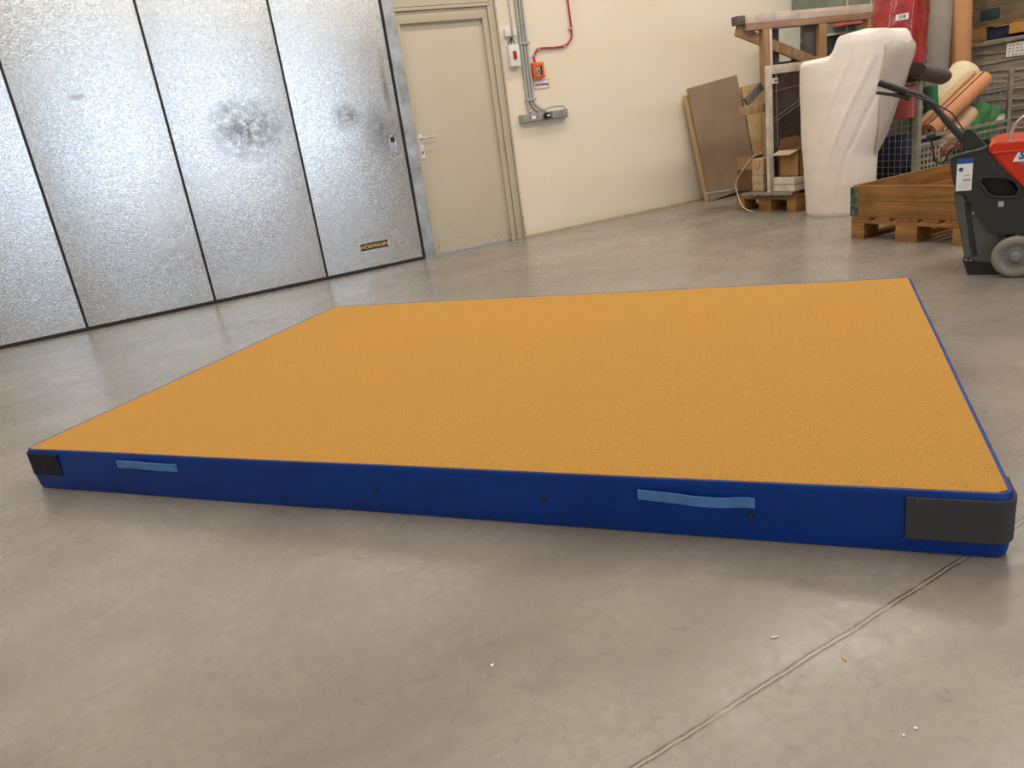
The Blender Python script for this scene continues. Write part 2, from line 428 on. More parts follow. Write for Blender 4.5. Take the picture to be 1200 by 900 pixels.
# recessed pull
h = WY-.010
bm = BM()
x0, x1, z0, z1 = 2.172, 2.232, .918, 1.082
for lo, hi in (((x0, z0), (x0+.010, z1)), ((x1-.010, z0), (x1, z1)), ((x0, z1-.012), (x1, z1)), ((x0, z0), (x1, z0+.012))):
    box(bm, (lo[0], h-.005, lo[1]), (hi[0], h, hi[1]), .001)
box(bm, (x0+.01, h-.0015, z0+.01), (x1-.01, h, z1-.06))
pull = part('pull_handle', bm, m_chrome, gate)
bm = BM(); box(bm, (x0+.012, h-.003, z1-.055), (x1-.012, h-.0005, z1-.014)); part('finger_slot', bm, m_dark, pull)
bm = BM(); lathe(bm, [(0, -.012), (.010, -.010), (.013, -.004), (.013, 0)], ((x0+x1)/2, h-.001, z0+.03), (0, 1, 0), 20); part('lock_knob', bm, m_gold, pull)
# maker's badge
bm = BM(); box(bm, (1.742, h-.004, .178), (1.99, h, .236), .001); bad = part('maker_badge', bm, m_dark, gate, label='black badge with gold lettering')
bm = place_text(text_bm('HÖRMANN', .043, .0008, .0012, sx=1.12), (1.866, h-.0055, .206), (1, 0, 0)); part('lettering', bm, m_gold, bad)
bm = BM(); box(bm, (1.832, h-.001, .072), (1.915, h, .086)); stk = part('type_sticker', bm, m_paper, gate)
bm = place_text(text_bm('HÖRMANN', .013, .0004, .0004), (1.8735, h-.002, .079), (1, 0, 0)); part('lettering', bm, m_redprint, stk)
bm = BM(); box(bm, (2.308, WY-.02, 0), (2.412, WY+.05, 3.4), .004); box(bm, (2.308, WY-.035, 0), (2.322, WY-.02, 3.4), .002)
struct('trim_1', bm, m_galv, 'galvanised steel post between gate and door')

# hinged door
door = thing('door_2', 'beige painted steel door in a beige frame', None, (2.8, WY, 0), 0, kind='structure')
bm = BM(); box(bm, (2.437, WY+.02, .012), (3.205, WY+.06, 1.935), .002); leaf = part('door_leaf', bm, m_leaf, door)
bm = BM()
box(bm, (2.412, WY-.012, 0), (2.437, WY+.07, 1.93), .003)
box(bm, (3.205, WY-.012, 0), (3.235, WY+.07, 1.93), .003)
box(bm, (2.412, WY-.012, 1.93), (3.235, WY+.07, 2.0), .003)
box(bm, (3.238, WY-.004, 0), (3.258, WY+.05, 2.0), .002); box(bm, (3.262, WY-.018, 0), (3.29, WY+.05, 2.022), .004)
box(bm, (2.412, WY-.004, 2.003), (3.262, WY+.05, 2.02), .002); box(bm, (2.412, WY-.018, 2.024), (3.29, WY+.05, 2.05), .004)
part('door_frame', bm, m_frame, door)
bm = BM(); box(bm, (3.293, WY-.008, 0), (3.33, WY+.05, 2.9), .004); box(bm, (3.333, WY-.022, 0), (3.347, WY+.05, 2.9), .003); part('outer_frame', bm, m_frame, door)
bm = BM(); box(bm, (2.412, WY-.006, 2.056), (3.29, WY+.05, 2.9), .003); part('overpanel', bm, m_leaf, door)
hx, hz, yl = 2.462, 1.0, WY+.02
bm = BM(); box(bm, (hx-.019, yl-.008, hz-.145), (hx+.019, yl, hz+.06), .007, seg=3); pl = part('handle_plate', bm, m_white, door)
bm = BM(); lathe(bm, [(0, 0), (.008, 0), (.008, .014), (0, .014)], (hx, yl-.010, hz-.09), (0, 1, 0), 16); box(bm, (hx-.003, yl-.0105, hz-.115), (hx+.003, yl-.004, hz-.09)); part('lock_cylinder', bm, m_dark, pl)
bm = BM(); tube(bm, smooth_path([(hx, yl, hz+.02), (hx, yl-.035, hz+.02), (hx+.012, yl-.05, hz+.02), (hx+.06, yl-.05, hz+.022), (hx+.125, yl-.048, hz+.026)], 5), .008, 12); part('lever', bm, m_chrome, pl)

# ================================================================ THINGS ON THE WALL
def wx(px, py): p = ony(px, py, WY); return p.x, p.z
# switch box
t = thing('switch_box', 'white wall switch box with dark red push button beside the door frame', 'switch', (3.455, WY, 1.52))
bm = BM(); box(bm, (3.402, WY-.055, 1.515), (3.508, WY, 1.695), .006); part('housing', bm, m_white, t)
bm = BM(); box(bm, (3.436, WY-.064, 1.575), (3.47, WY-.055, 1.64), .003); part('button', bm, m_red_led, t)
bm = BM()
for i, x in enumerate((3.43, 3.455, 3.48)): tube(bm, smooth_path([(x, WY-.02, 1.69), (x+.004*(i-1), WY-.02, 1.715), (x-.012*(i-1), WY-.02, 1.73), (3.462, WY-.018, 1.755)], 4), .004, 8)
part('cable_ends', bm, m_dark, t)
bm = BM(); box(bm, (3.395, WY-.045, 1.765), (3.505, WY, 1.828), .004); solo('junction_box', bm, m_white, 'small white junction box above the white switch box', 'junction box')
bm = BM(); tube(bm, [(3.455, WY-.012, 3.2), (3.458, WY-.054, 1.9), (3.458, WY-.054, 1.762)], .009, 10); solo('surface_conduit', bm, m_grey_lt, 'thin beige grey conduit running down over the small junction box', 'conduit')
for i, (x, r) in enumerate(((3.548, .014), (3.58, .012), (3.608, .012))):
    bm = BM()
    e = [(x, WY-.016, 3.2), (x, WY-.016, 1.24)]
    tail = [[(x-.002, WY-.016, 1.19), (x+.005, WY-.02, 1.13), (x+.005, WY-.03, 1.112)], [(x, WY-.016, 1.2), (x+.03, WY-.02, 1.145), (x+.07, WY-.03, 1.113)], [(x+.005, WY-.016, 1.19), (x+.05, WY-.02, 1.142), (x+.11, WY-.03, 1.113)]][i]
    tube(bm, [e[0]] + smooth_path([e[1]] + tail, 6), r, 12)
    solo('cable_conduit', bm, m_grey_lt, ['leftmost', 'middle', 'rightmost'][i] + ' of three parallel grey conduits dropping to the socket strip', 'conduit', 'grey conduits above the socket strip')
for z in (1.225, 1.70, 2.15):
    bm = BM()
    box(bm, (3.525, WY-.034, z-.011), (3.63, WY-.029, z+.011), .002); box(bm, (3.525, WY-.034, z-.011), (3.530, WY, z+.011)); box(bm, (3.625, WY-.034, z-.011), (3.63, WY, z+.011))
    solo('conduit_clip', bm, m_grey_lt, {1.225: 'lowest grey clip holding the three conduits, just above the socket strip', 1.70: 'grey clip on the three conduits level with the white switch box', 2.15: 'topmost grey clip on the three conduits, above the door head'}[z], 'clip')
# socket strip
t = thing('socket_strip', 'long grey surface socket strip with plugs under the conduits', 'socket', (3.69, WY, 1.03))
bm = BM(); box(bm, (3.44, WY-.05, 1.028), (3.945, WY, 1.102), .006); part('housing', bm, m_grey_pl, t)
mx = [3.452, 3.535, 3.615, 3.72, 3.80, 3.875]
for i, x in enumerate(mx):
    bm = BM(); box(bm, (x, WY-.058, 1.034), (x+.062, WY-.05, 1.096), .004); part('socket_lid', bm, m_grey_pl, t)
bm = BM(); box(bm, (3.545, WY-.062, 1.052), (3.588, WY-.058, 1.078), .002); part('rating_label', bm, m_paper, t)
bm = BM(); lathe(bm, [(0, -.05), (.022, -.048), (.030, -.03), (.031, 0), (0, 0)], (3.70, WY-.055, 1.067), (0, 1, 0), 20); pg = part('plug', bm, m_dark, t)
bm = BM(); box(bm, (3.686, WY-.107, 1.060), (3.716, WY-.103, 1.074), .001); part('plug_label', bm, m_paper, pg)
bm = BM(); box(bm, (3.742, WY-.095, 1.035), (3.80, WY-.055, 1.102), .012, seg=3); part('plug', bm, m_grey_pl, t)
bm = BM(); tube(bm, smooth_path([(3.66, WY-.03, 1.10), (3.70, WY-.05, 1.118), (3.77, WY-.05, 1.135), (3.85, WY-.05, 1.135), (3.90, WY-.05, 1.13), (3.912, WY-.055, 1.10), (3.912, WY-.06, 1.05)], 6), .0055, 8); part('cable', bm, m_grey_pl, t)
# orange call point
t = thing('call_point', 'orange smoke vent call point box with dark round button on cream wall', 'alarm box', (3.69, WY, 1.40))
bm = BM(); vs = box(bm, (3.632, WY-.045, 1.395), (3.745, WY, 1.53), .005)
part('housing', bm, m_orange, t)
bm = BM()
for lo, hi in (((3.645, 1.408), (3.655, 1.505)), ((3.718, 1.408), (3.732, 1.505)), ((3.645, 1.498), (3.732, 1.518)), ((3.645, 1.405), (3.732, 1.418))):
    box(bm, (lo[0], WY-.052, lo[1]), (hi[0], WY-.045, hi[1]), .002)
part('bezel', bm, m_orange, t)
bm = BM(); box(bm, (3.656, WY-.047, 1.419), (3.717, WY-.0455, 1.497)); part('window', bm, m_grey_pl, t)
bm = BM(); box(bm, (3.70, WY-.0485, 1.419), (3.717, WY-.047, 1.497)); part('shadow_gap', bm, m_dark, t)
bm = BM(); lathe(bm, [(0, -.008), (.020, -.007), (.022, 0), (0, 0)], (3.68, WY-.047, 1.458), (0, 1, 0), 22); bt = part('button_ring', bm, m_grey_lt, t)
bm = BM(); lathe(bm, [(0, -.004), (.009, -.003), (.009, 0), (0, 0)], (3.68, WY-.055, 1.458), (0, 1, 0), 16); part('button', bm, m_dark, bt)
t = thing('wall_sign', 'small white sign with red border under the orange call point', 'sign', (3.72, WY, 1.31))
bm = BM(); box(bm, (3.640, WY-.003, 1.305), (3.802, WY, 1.382)); part('border', bm, m_redprint, t)
bm = BM(); box(bm, (3.645, WY-.0045, 1.310), (3.797, WY-.003, 1.377)); part('plate', bm, m_paper, t)
bm = place_text(text_bm('Rauchabzug', .029, .0006, .0009), (3.722, WY-.0055, 1.343), (1, 0, 0)); part('lettering', bm, m_ink, t)
# red conduit
a = [wx(665, -2), wx(667, 20), wx(669, 38), wx(667, 48), wx(660, 54), wx(648, 56), wx(632, 57), wx(627, 61), wx(625, 68), wx(626, 74)]
a = [(4.09, 3.2), (4.09, 2.0)] + a[2:9] + [(3.675, 1.528)]
bm = BM(); tube(bm, [(a[0][0], WY-.014, a[0][1])] + smooth_path([(x, WY-.014, z) for x, z in a[1:]], 6), .0085, 12)
solo('alarm_conduit', bm, m_red_pipe, 'dark red conduit bending down to the orange call point', 'conduit')
for k, (px, py) in enumerate(((667, 34), (660, 54), (630, 57.5), (625, 66))):
    x, z = wx(px, py); bm = BM(); box(bm, (x-.013, WY-.027, z-.008), (x+.013, WY, z+.008), .003, rot=Matrix.Rotation([0, PI/2, PI/2, 0][k], 3, 'Y'))
    solo('pipe_clamp', bm, m_grey_lt, ['clamp on the upright run of the red conduit', 'clamp right of the lower bend of the red conduit', 'clamp left on the level run of the red conduit', 'clamp just above the orange box on the red conduit'][k], 'clamp')

# ================================================================ GYM MAT
MO = Vector((-.53166, 3.04895, 0)); MA = math.radians(-48.826)
ML, MW, MH = 3.0259, 1.9978, .155
mu = Vector((math.cos(MA), math.sin(MA), 0)); mv = Vector((-math.sin(MA), math.cos(MA), 0))
mat_t = thing('gym_mat', 'large ochre carpet topped gym landing mat with blue sides lying on the floor', 'mat', MO, MA)
def mloc(u, v, z): return MO+mu*u+mv*v+Vector((0, 0, z))
def rrect(inset, rad, n=8):
    out = []
    for cx, cy, a0 in ((ML-rad, rad, -PI/2), (ML-rad, MW-rad, 0), (rad, MW-rad, PI/2), (rad, rad, PI)):
        for k in range(n+1):
            a = a0+PI/2*k/n; out.append((cx+(rad-inset)*math.cos(a), cy+(rad-inset)*math.sin(a)))
    # densify the straight runs
    res = []
    for i in range(len(out)):
        p, q = out[i], out[(i+1) % len(out)]; d = math.dist(p, q); m_ = max(1, int(d/.06))
        for k in range(m_): t_ = k/m_; res.append((p[0]+(q[0]-p[0])*t_, p[1]+(q[1]-p[1])*t_))
    return res
bm = BM(); prev = None
prof = [(.014, 0), (.003, .004), (.001, .015), (-.003, .05), (-.003, .1), (.0, .14), (.001, .148), (.004, .1535), (.009, .1545), (.014, .153)]
for ins, z in prof:
    ring = []
    for (x, y) in rrect(ins, .035):
        w = noise.noise(Vector((x*3, y*3, z*4)))*.004 if .01 < z < .14 else noise.noise(Vector((x*1.6, y*1.6, 9)))*.0025
        n_ = Vector((x-ML/2, y-MW/2, 0)).normalized()
        ring.append(bm.verts.new(mloc(x, y, z+(noise.noise(Vector((x*1.3, y*1.3, 3)))*.002 if z > .1 else 0))+(mu*n_.x+mv*n_.y)*w))
    if prev:
        for k in range(len(ring)): bm.faces.new((prev[k], prev[(k+1) % len(ring)], ring[(k+1) % len(ring)], ring[k]))
    prev = ring
part('side_cover', bm, m_vinyl, mat_t)
# carpet
bm = BM(); nx_, ny_ = 96, 64; G = []
for i in range(nx_+1):
    row = []
    for j in range(ny_+1):
        x = .009+(ML-.018)*i/nx_; y = .009+(MW-.018)*j/ny_
        rr = .028
        cx = min(max(x, .009+rr), ML-.009-rr); cy = min(max(y, .009+rr), MW-.009-rr)
        d = Vector((x-cx, y-cy))
        if d.length > rr: d = d.normalized()*rr; x, y = cx+d.x, cy+d.y
        e = min(x, ML-x, y, MW-y)
        k = min(1, max(0, (e-.012)/.12))
        z = .1562+noise.noise(Vector((x*1.3, y*1.3, 3)))*.002+k*(.0015+noise.noise(Vector((x*2.1, y*2.1, 5)))*.0035+noise.noise(Vector((x*6, y*6, 1)))*.0012)
        if e < .010: z -= .003
        row.append(bm.verts.new(mloc(x, y, z)))
    G.append(row)
for i in range(nx_):
    for j in range(ny_): bm.faces.new((G[i][j], G[i+1][j], G[i+1][j+1], G[i][j+1]))
part('carpet_top', bm, m_carpet, mat_t)
def mfront(px, py):
    p = onplane(px, py, MO, (mu.x, mu.y)); return (p-MO).dot(mu), p.z
# straps: bowed out a little, ends stitched down
def strap(pts, w):
    bm = BM(); P = smooth_path([(u, z, o) for u, z, o in pts], 6); prev = None
    for u, z, o in P:
        c = [bm.verts.new(mloc(u, -.004-o+a, z+b)) for a, b in ((0, -w/2), (0, w/2), (-.0035, w/2), (-.0035, -w/2))]
        if prev:
            for k in range(4): bm.faces.new((prev[k], prev[(k+1) % 4], c[(k+1) % 4], c[k]))
        else: bm.faces.new(c)
        prev = c
    bm.faces.new(prev[::-1]); return bm
ua, za = mfront(748, 578); ub, zb = mfront(885, 588); uc, zc = mfront(815, 586)
s1 = part('carry_handle', strap([(ua, za, 0), (ua+.03, za-.001, .001), (ua+.10, za-.003, .006), ((ua+ub)/2, (za+zb)/2-.002, .009), (ub-.08, zb-.002, .005), (ub-.03, zb, .001), (ub, zb, 0)], .026), m_strap, mat_t)
uc_, zc_ = mfront(139, 543); ud, zd = mfront(209, 547.5)
part('carry_handle', strap([(uc_, zc_, 0), (uc_+.03, zc_+.001, .001), (uc_+.1, zc_+.003, .005), ((uc_+ud)/2, (zc_+zd)/2+.004, .008), (ud-.08, zd+.002, .005), (ud-.03, zd, .001), (ud, zd, 0)], .026), m_strap, mat_t)
def patch(u0, u1, z0, z1, side, name_, m_):
    """hook-tape patch hugging the cover; wraps round the rounded corner"""
    pts = []
    n = 24
    for k in range(n+1): pts.append((u0+(u1-u0)*k/n, 0))
    if side > 0:
        pts = [p for p in pts if p[0] < ML-.036]
        for k in range(9): a = -PI/2+PI/2*k/8; pts.append((ML-.035+.035*math.cos(a), .035+.035*math.sin(a)))
        pts += [(ML, .035+.02*k) for k in range(1, 5)]
    else:
        pts = [p for p in pts if p[0] > .036]
        q = []
        for k in range(9): a = PI+PI/2*k/8; q.append((.035+.035*math.cos(a), .035+.035*math.sin(a)))
        pts = [(0, .035+.02*k) for k in range(4, 0, -1)] + q + pts
    bm = BM(); prev = None
    for i, (x, y) in enumerate(pts):
        a = pts[max(i-1, 0)]; b = pts[min(i+1, len(pts)-1)]
        t_ = Vector((b[0]-a[0], b[1]-a[1])).normalized(); nn = Vector((t_.y, -t_.x))
        col = [bm.verts.new(mloc(x+nn.x*(.0062), y+nn.y*(.0062), z)) for z in (z0, z0+.002, (z0+z1)/2, z1-.002, z1)]
        colb = [bm.verts.new(mloc(x-nn.x*.002, y-nn.y*.002, z)) for z in (z0, z1)]
        c = [colb[0]]+col+[colb[1]]
        if prev:
            for k in range(len(c)-1): bm.faces.new((prev[k], prev[k+1], c[k+1], c[k]))
        prev = c
    part(name_, bm, m_, mat_t)
u0, z0 = mfront(1060, 629); u1, z1 = mfront(1060, 582)
patch(u0, ML, max(z0, .035), z1, 1, 'velcro_patch', m_velcro)
u0, z0 = mfront(76, 557); patch(0, u0, z0, .141, -1, 'velcro_patch', m_velcro_navy)
for px, py in ((441, 573), (637, 583), (880, 602)):
    u, z = mfront(px, py); bm = BM(); p = mloc(u, -.005, z)
    lathe(bm, [(.003, .002), (.0045, 0), (.0065, .0), (.008, .004)], p, mv, 16); part('eyelet', bm, m_dark, mat_t)

# ================================================================ PALLETS
def pallet(label, x0, y0, lx, ly, across=False):
    t = thing('wooden_pallet', label, 'pallet', (x0+lx/2, y0+ly/2, 0))
    # boards run along X; ly is the short side
    by = [(0, .1), (ly/2-.0725, .145), (ly-.1, .1)]
    bx = [(0, .145), (lx/2-.0725, .145), (lx-.145, .145)]
    for yy, w in by:
        bm = BM(); box(bm, (x0, y0+yy, 0), (x0+lx, y0+yy+w, .022), .003); part('bottom_board', bm, m_pine, t)
        for xx, l in bx:
            bm = BM(); box(bm, (x0+xx, y0+yy, .022), (x0+xx+l, y0+yy+w, .1), .004); part('block', bm, m_block, t)
    for xx, l in bx:
        bm = BM(); box(bm, (x0+xx, y0, .1), (x0+xx+l, y0+ly, .122), .003); part('stringer_board', bm, m_piney, t)
    n = 5; ws = [.145, .1, .145, .1, .145]; gap = (ly-sum(ws))/4; yy = y0
    for w in ws:
        bm = BM(); box(bm, (x0, yy, .122), (x0+lx, yy+w, .144), .003); part('deck_board', bm, m_pine, t); yy += w+gap
    return t
PX, PY = 4.27, 2.65
pallet('wooden pallet under the low timber collar, beside the red sweeper', PX, PY, 1.2, .8)
t = thing('pallet_collar', 'low brown wooden pallet collar with rusty green corner hinges on a pallet', 'pallet collar', (PX+.6, PY+.4, .144))
z0, z1 = .145, .345
bm = BM(); box(bm, (PX, PY+.01, z0), (PX+.02, PY+.79, z0+.099), .002); box(bm, (PX, PY+.01, z0+.101), (PX+.02, PY+.79, z1), .002); part('end_board', bm, m_piney, t)
bm = BM(); box(bm, (PX+1.18, PY+.01, z0), (PX+1.2, PY+.79, z1), .002); part('end_board', bm, m_piney, t)
for y in (PY, PY+.78):
    bm = BM(); box(bm, (PX+.022, y, z0), (PX+1.178, y+.02, z0+.099), .002); box(bm, (PX+.022, y, z0+.101), (PX+1.178, y+.02, z1), .002); part('side_board', bm, m_pine, t)
for cx, sx in ((PX, 1), (PX+1.2, -1)):
    for cy, sy in ((PY, 1), (PY+.8, -1)):
        bm = BM()
        a, b = sorted((cx-.0025*sx, cx+.0*sx)); c, d = sorted((cy, cy+.055*sy)); box(bm, (a, c, z0+.006), (b, d, z1-.012), .001)
        a, b = sorted((cx, cx+.055*sx)); c, d = sorted((cy-.0025*sy, cy)); box(bm, (a, c, z0+.006), (b, d, z1-.012), .001)
        tube(bm, [(cx-.001*sx, cy-.001*sy, z0+.004), (cx-.001*sx, cy-.001*sy, z1-.01)], .006, 10)
        part('hinge', bm, m_hinge, t)

# second pallet below the timber rack
P2X, P2Y, P2W = 5.08, 4.66, .70
pallet('dark wooden pallet carrying the timber rack and cardboard boxes', P2X, P2Y, 1.2, P2W)
zt = .145
# timber rack
rack = thing('timber_rack', 'timber transport rack with whitewashed top beam and diagonal brace, behind the white foam roll', 'rack', (5.9, 5.2, zt))
RB = 5.17
bm = BM(); beam(bm, (5.088, RB+.05, 1.598), (6.74, RB+.05, 1.598), .10, .073); part('top_beam', bm, m_beamw, rack)
bm = BM(); beam(bm, (5.090, RB+.05, 1.534), (6.74, RB+.05, 1.534), .10, .053); part('lower_beam', bm, m_beam, rack)
bm = BM(); box(bm, (5.0, RB+.02, 1.56), (5.088, RB+.09, 1.63), .004); part('end_block', bm, m_darkw, rack)
bm = BM(); box(bm, (5.268, RB, zt), (5.345, RB+.05, 1.507), .004); part('post', bm, m_post, rack)
bm = BM(); box(bm, (5.347, RB+.002, zt), (5.378, RB+.048, 1.507), .003); part('cover_strip', bm, m_beamw, rack)
bm = BM(); box(bm, (5.44, RB+.09, zt), (5.55, RB+.14, 1.507), .004); part('post', bm, m_darkw, rack)
bm = BM(); box(bm, (5.83, RB+.05, zt), (6.0, RB+.10, 1.507), .004); part('post', bm, m_darkw, rack)
bm = BM(); box(bm, (5.955, RB, zt), (6.05, RB+.045, 1.507), .004); part('post', bm, m_post, rack)
bm = BM(); box(bm, (6.6, RB, 0.001), (6.68, RB+.07, 1.507), .004); part('post', bm, m_post, rack)
bm = BM(); beam(bm, (5.03, RB+.068, 1.525), (6.0, RB+.02, 1.165), .028, .085); part('brace', bm, m_post, rack)
bm = BM(); box(bm, (5.46, RB+.145, 1.20), (5.90, RB+.17, 1.235), .003); box(bm, (5.47, RB+.145, 1.235), (5.50, RB+.17, 1.32), .003); box(bm, (5.78, RB+.145, 1.235), (5.81, RB+.17, 1.32), .003); part('bracket', bm, m_dark, rack)
# wrapped pane pack leaning against the rack
t = thing('framed_pane', 'dark pane in a pale frame with number sticker, leaning on the timber rack', 'framed pane', (5.35, 4.92, .43))
yb = 4.918
bm = BM(); box(bm, (5.048, yb, zt), (5.105, yb+.028, 1.20), .003); part('frame_stile', bm, m_plank, t)
bm = BM(); box(bm, (5.105, yb, 1.13), (5.75, yb+.028, 1.20), .003); part('frame_rail', bm, m_plank, t)
bm = BM(); box(bm, (5.705, yb, zt), (5.75, yb+.028, 1.13), .003); part('frame_stile', bm, m_plank, t)
bm = BM(); box(bm, (5.105, yb+.008, zt+.02), (5.705, yb+.022, 1.13)); part('pane', bm, M('smoky_wrapped_pane', (.075, .062, .062), .3, var=.5, scale=3, coat=.2, bmp=.5, bscale=6, bdist=.01), t)
bm = BM()
for (a, b) in (((5.105, .77), (5.705, 1.0)), ((5.105, .74), (5.705, .965)), ((5.105, .995), (5.705, 1.03))):
    tube(bm, [(a[0], yb+.006, a[1]), (b[0], yb+.006, b[1])], .0018, 6)
tube(bm, [(5.165, yb+.006, zt+.02), (5.155, yb+.006, 1.13)], .003, 6)
part('strapping', bm, m_grey_pl, t)
bm = BM(); box(bm, (5.108, yb-.003, 1.055), (5.165, yb+.006, 1.098)); sk = part('number_sticker', bm, m_paper, t)
bm = place_text(text_bm('108', .03, .0005, .0008), (5.137, yb-.0038, 1.076), (1, 0, 0)); part('lettering', bm, m_ink, sk)
# plank ends sticking out to the left of the rack
bm = BM(); beam(bm, (4.80, 4.99, .868), (5.45, 5.02, .895), .03, .075); solo('timber_offcut', bm, m_post, 'brown plank end sticking out left of the rack at mid height', 'plank')
bm = BM(); beam(bm, (4.90, 5.0, .935), (5.08, 5.0, 1.05), .03, .07); bm.transform(Matrix.Translation((0, .02, .004))); solo('timber_offcut', bm, m_darkw, 'short grey tilted block lying above the brown plank end', 'plank')

# things on the second pallet
def boxpx(name, label, cat, m_, X, pxl, pxr, ztop, zbot, depth, part_=None):
    yl_ = onx(pxl, 200, X).y; yr_ = onx(pxr, 200, X).y
    bm = BM(); box(bm, (X, yr_, zbot), (X+depth, yl_, ztop), .003); return solo(name, bm, m_, label, cat)
t = thing('cardboard_box', 'dark brown cardboard carton standing on the left end of the rack pallet', 'box', (5.2, 5.28, .17))
bm = BM(); box(bm, (5.10, 5.175, .172), (5.24, 5.355, .475), .003); part('carton', bm, m_cardd, t)
bm = BM(); box(bm, (5.098, 5.175, .36), (5.10, 5.355, .475)); part('flap', bm, m_card, t)
for k, (za_, zb_, dy) in enumerate(((.172, .235, 0), (.237, .305, .003), (.307, .452, -.002))):
    bm = BM(); box(bm, (5.09, 5.03+dy, za_), (5.215, 5.165+dy, zb_), .003)
    solo('cardboard_box', bm, [m_cardl, m_cardl, m_card][k] if k < 2 else m_cardl, ['lowest pale flat box of the small stack on the rack pallet', 'middle pale flat box of the small stack on the rack pallet', 'tan upright box with red scrawl on top of the small stack'][k], 'box')
bm = BM(); tube(bm, smooth_path([(5.087, 5.135, .43), (5.087, 5.12, .39), (5.087, 5.10, .365), (5.087, 5.075, .39), (5.087, 5.065, .43)], 5), .003, 6); o = part('red_scrawl', bm, m_redprint, bpy.data.objects['cardboard_box.003'] if 'cardboard_box.003' in bpy.data.objects else t)
# tall thin board with white socket plate
bm = BM(); box(bm, (5.222, 5.01, .172), (5.24, 5.15, .80), .003); solo('upright_board', bm, m_mdf, 'narrow brown board standing behind the small pale boxes', 'board')
bm = BM(); box(bm, (5.225, 5.04, .60), (5.252, 5.10, .68), .003); bm.free()
t = thing('socket_plate', 'small white plate fixed to the narrow brown upright board', 'plate', (5.24, 5.07, .60))
bm = BM(); box(bm, (5.2105, 5.02, .60), (5.2215, 5.095, .69), .003); part('plate', bm, m_white, t)
bm = BM(); box(bm, (5.2085, 5.035, .615), (5.2105, 5.065, .65)); part('socket', bm, m_grey_pl, t)
# open cardboard box
t = thing('open_cardboard_box', 'open cardboard box with raised flaps in front of the framed pane', 'box', (5.25, 4.77, .30))
bx0, bx1, by0, by1, bz0, bz1 = 5.13, 5.42, 4.67, 4.885, .292, .505
bm = BM()
box(bm, (bx0, by0, bz0), (bx0+.006, by1, bz1)); box(bm, (bx1-.006, by0, bz0), (bx1, by1, bz1)); box(bm, (bx0, by0, bz0), (bx1, by0+.006, bz1)); box(bm, (bx0, by1-.006, bz0), (bx1, by1, bz1)); box(bm, (bx0, by0, bz0), (bx1, by1, bz0+.006))
part('carton', bm, m_card, t)
bm = BM(); prism(bm, [(bx0, by0+.005, bz1), (bx0, by1, bz1), (bx0-.075, by1+.01, bz1-.03), (bx0-.075, by0+.03, bz1-.03)], (0, 0, .004)); part('flap', bm, m_cardl, t)
bm = BM(); prism(bm, [(bx0, by1, bz1), (bx1, by1, bz1), (bx1-.03, by1+.02, bz1+.10), (bx0+.05, by1+.02, bz1+.10)], (0, .004, 0)); part('flap', bm, m_cardd, t)
bm = BM(); prism(bm, [(bx1, by0, bz1), (bx1, by1, bz1), (bx1+.05, by1-.02, bz1+.09), (bx1+.05, by0+.02, bz1+.09)], (.004, 0, 0)); part('flap', bm, m_cardd, t)
bm = BM(); prism(bm, [(bx0, by0, bz1), (bx1, by0, bz1), (bx1-.02, by0-.06, bz1+.03), (bx0+.02, by0-.06, bz1+.03)], (0, 0, .004)); part('flap', bm, m_card, t)
# whitewashed boards below the open box
for k, (x0_, x1_, ya, yb_, za_, zb_) in enumerate(((5.07, 5.60, 4.665, 4.90, .232, .290), (5.075, 5.55, 4.67, 5.02, .172, .230))):
    bm = BM(); box(bm, (x0_, ya, za_), (x1_, yb_ if k == 0 else 4.905, zb_), .004); solo('whitewashed_board', bm, m_plank, ['upper pale board directly under the open cardboard box', 'lower pale board under the open cardboard box'][k], 'board')
# flat strips lying on the pallet and sticking out
bm = BM(); beam(bm, (5.02, 5.18, .158), (5.09, 4.67, .158), .10, .022, bev=.002); solo('flat_board', bm, m_steel, 'flat grey board lying across the front edge of the rack pallet', 'board')
bm = BM(); beam(bm, (4.955, 5.72, .158), (5.02, 5.45, .158), .05, .010, bev=.002); bm.free()
strip_pts = [((5.02, 5.62, .152), (5.4, 5.24, .152), .05, .012), ((4.90, 5.62, .152), (5.30, 5.18, .152), .06, .012)]
bm = BM(); beam(bm, (4.99, 5.66, .152), (5.22, 5.40, .152), .05, .012, bev=.002); bm.free()
bm = BM(); beam(bm, (5.04, 5.70, .1505), (5.42, 5.38, .1505), .07, .010, bev=.002); solo('metal_strip', bm, m_steel, 'lower grey metal strip jutting out left over the rack pallet edge', 'strip')
bm = BM(); beam(bm, (4.99, 5.68, .1625), (5.40, 5.42, .1625), .05, .012, bev=.002); solo('metal_strip', bm, m_galv, 'upper shiny metal strip jutting out left over the rack pallet edge', 'strip')
# loose packing band
A_ = [(868, 160+25), (861, 205), (864, 222), (866, 232), (870, 240), (881, 247)]
bm = BM(); P_ = []
for (px, py), X in zip([(893, 178), (880, 186), (870, 200), (862, 215), (864, 226), (868, 238), (874, 245), (884, 248)], (5.20, 5.10, 5.075, 5.07, 5.05, 5.03, 5.0, 4.99)):
    P_.append(onx(px, py, X))
P_[-1].z = .004
tube(bm, smooth_path(P_, 6), .0045, 6); solo('packing_band', bm, m_plank, 'loose pale packing band hanging over the dark carton to the floor', 'band')

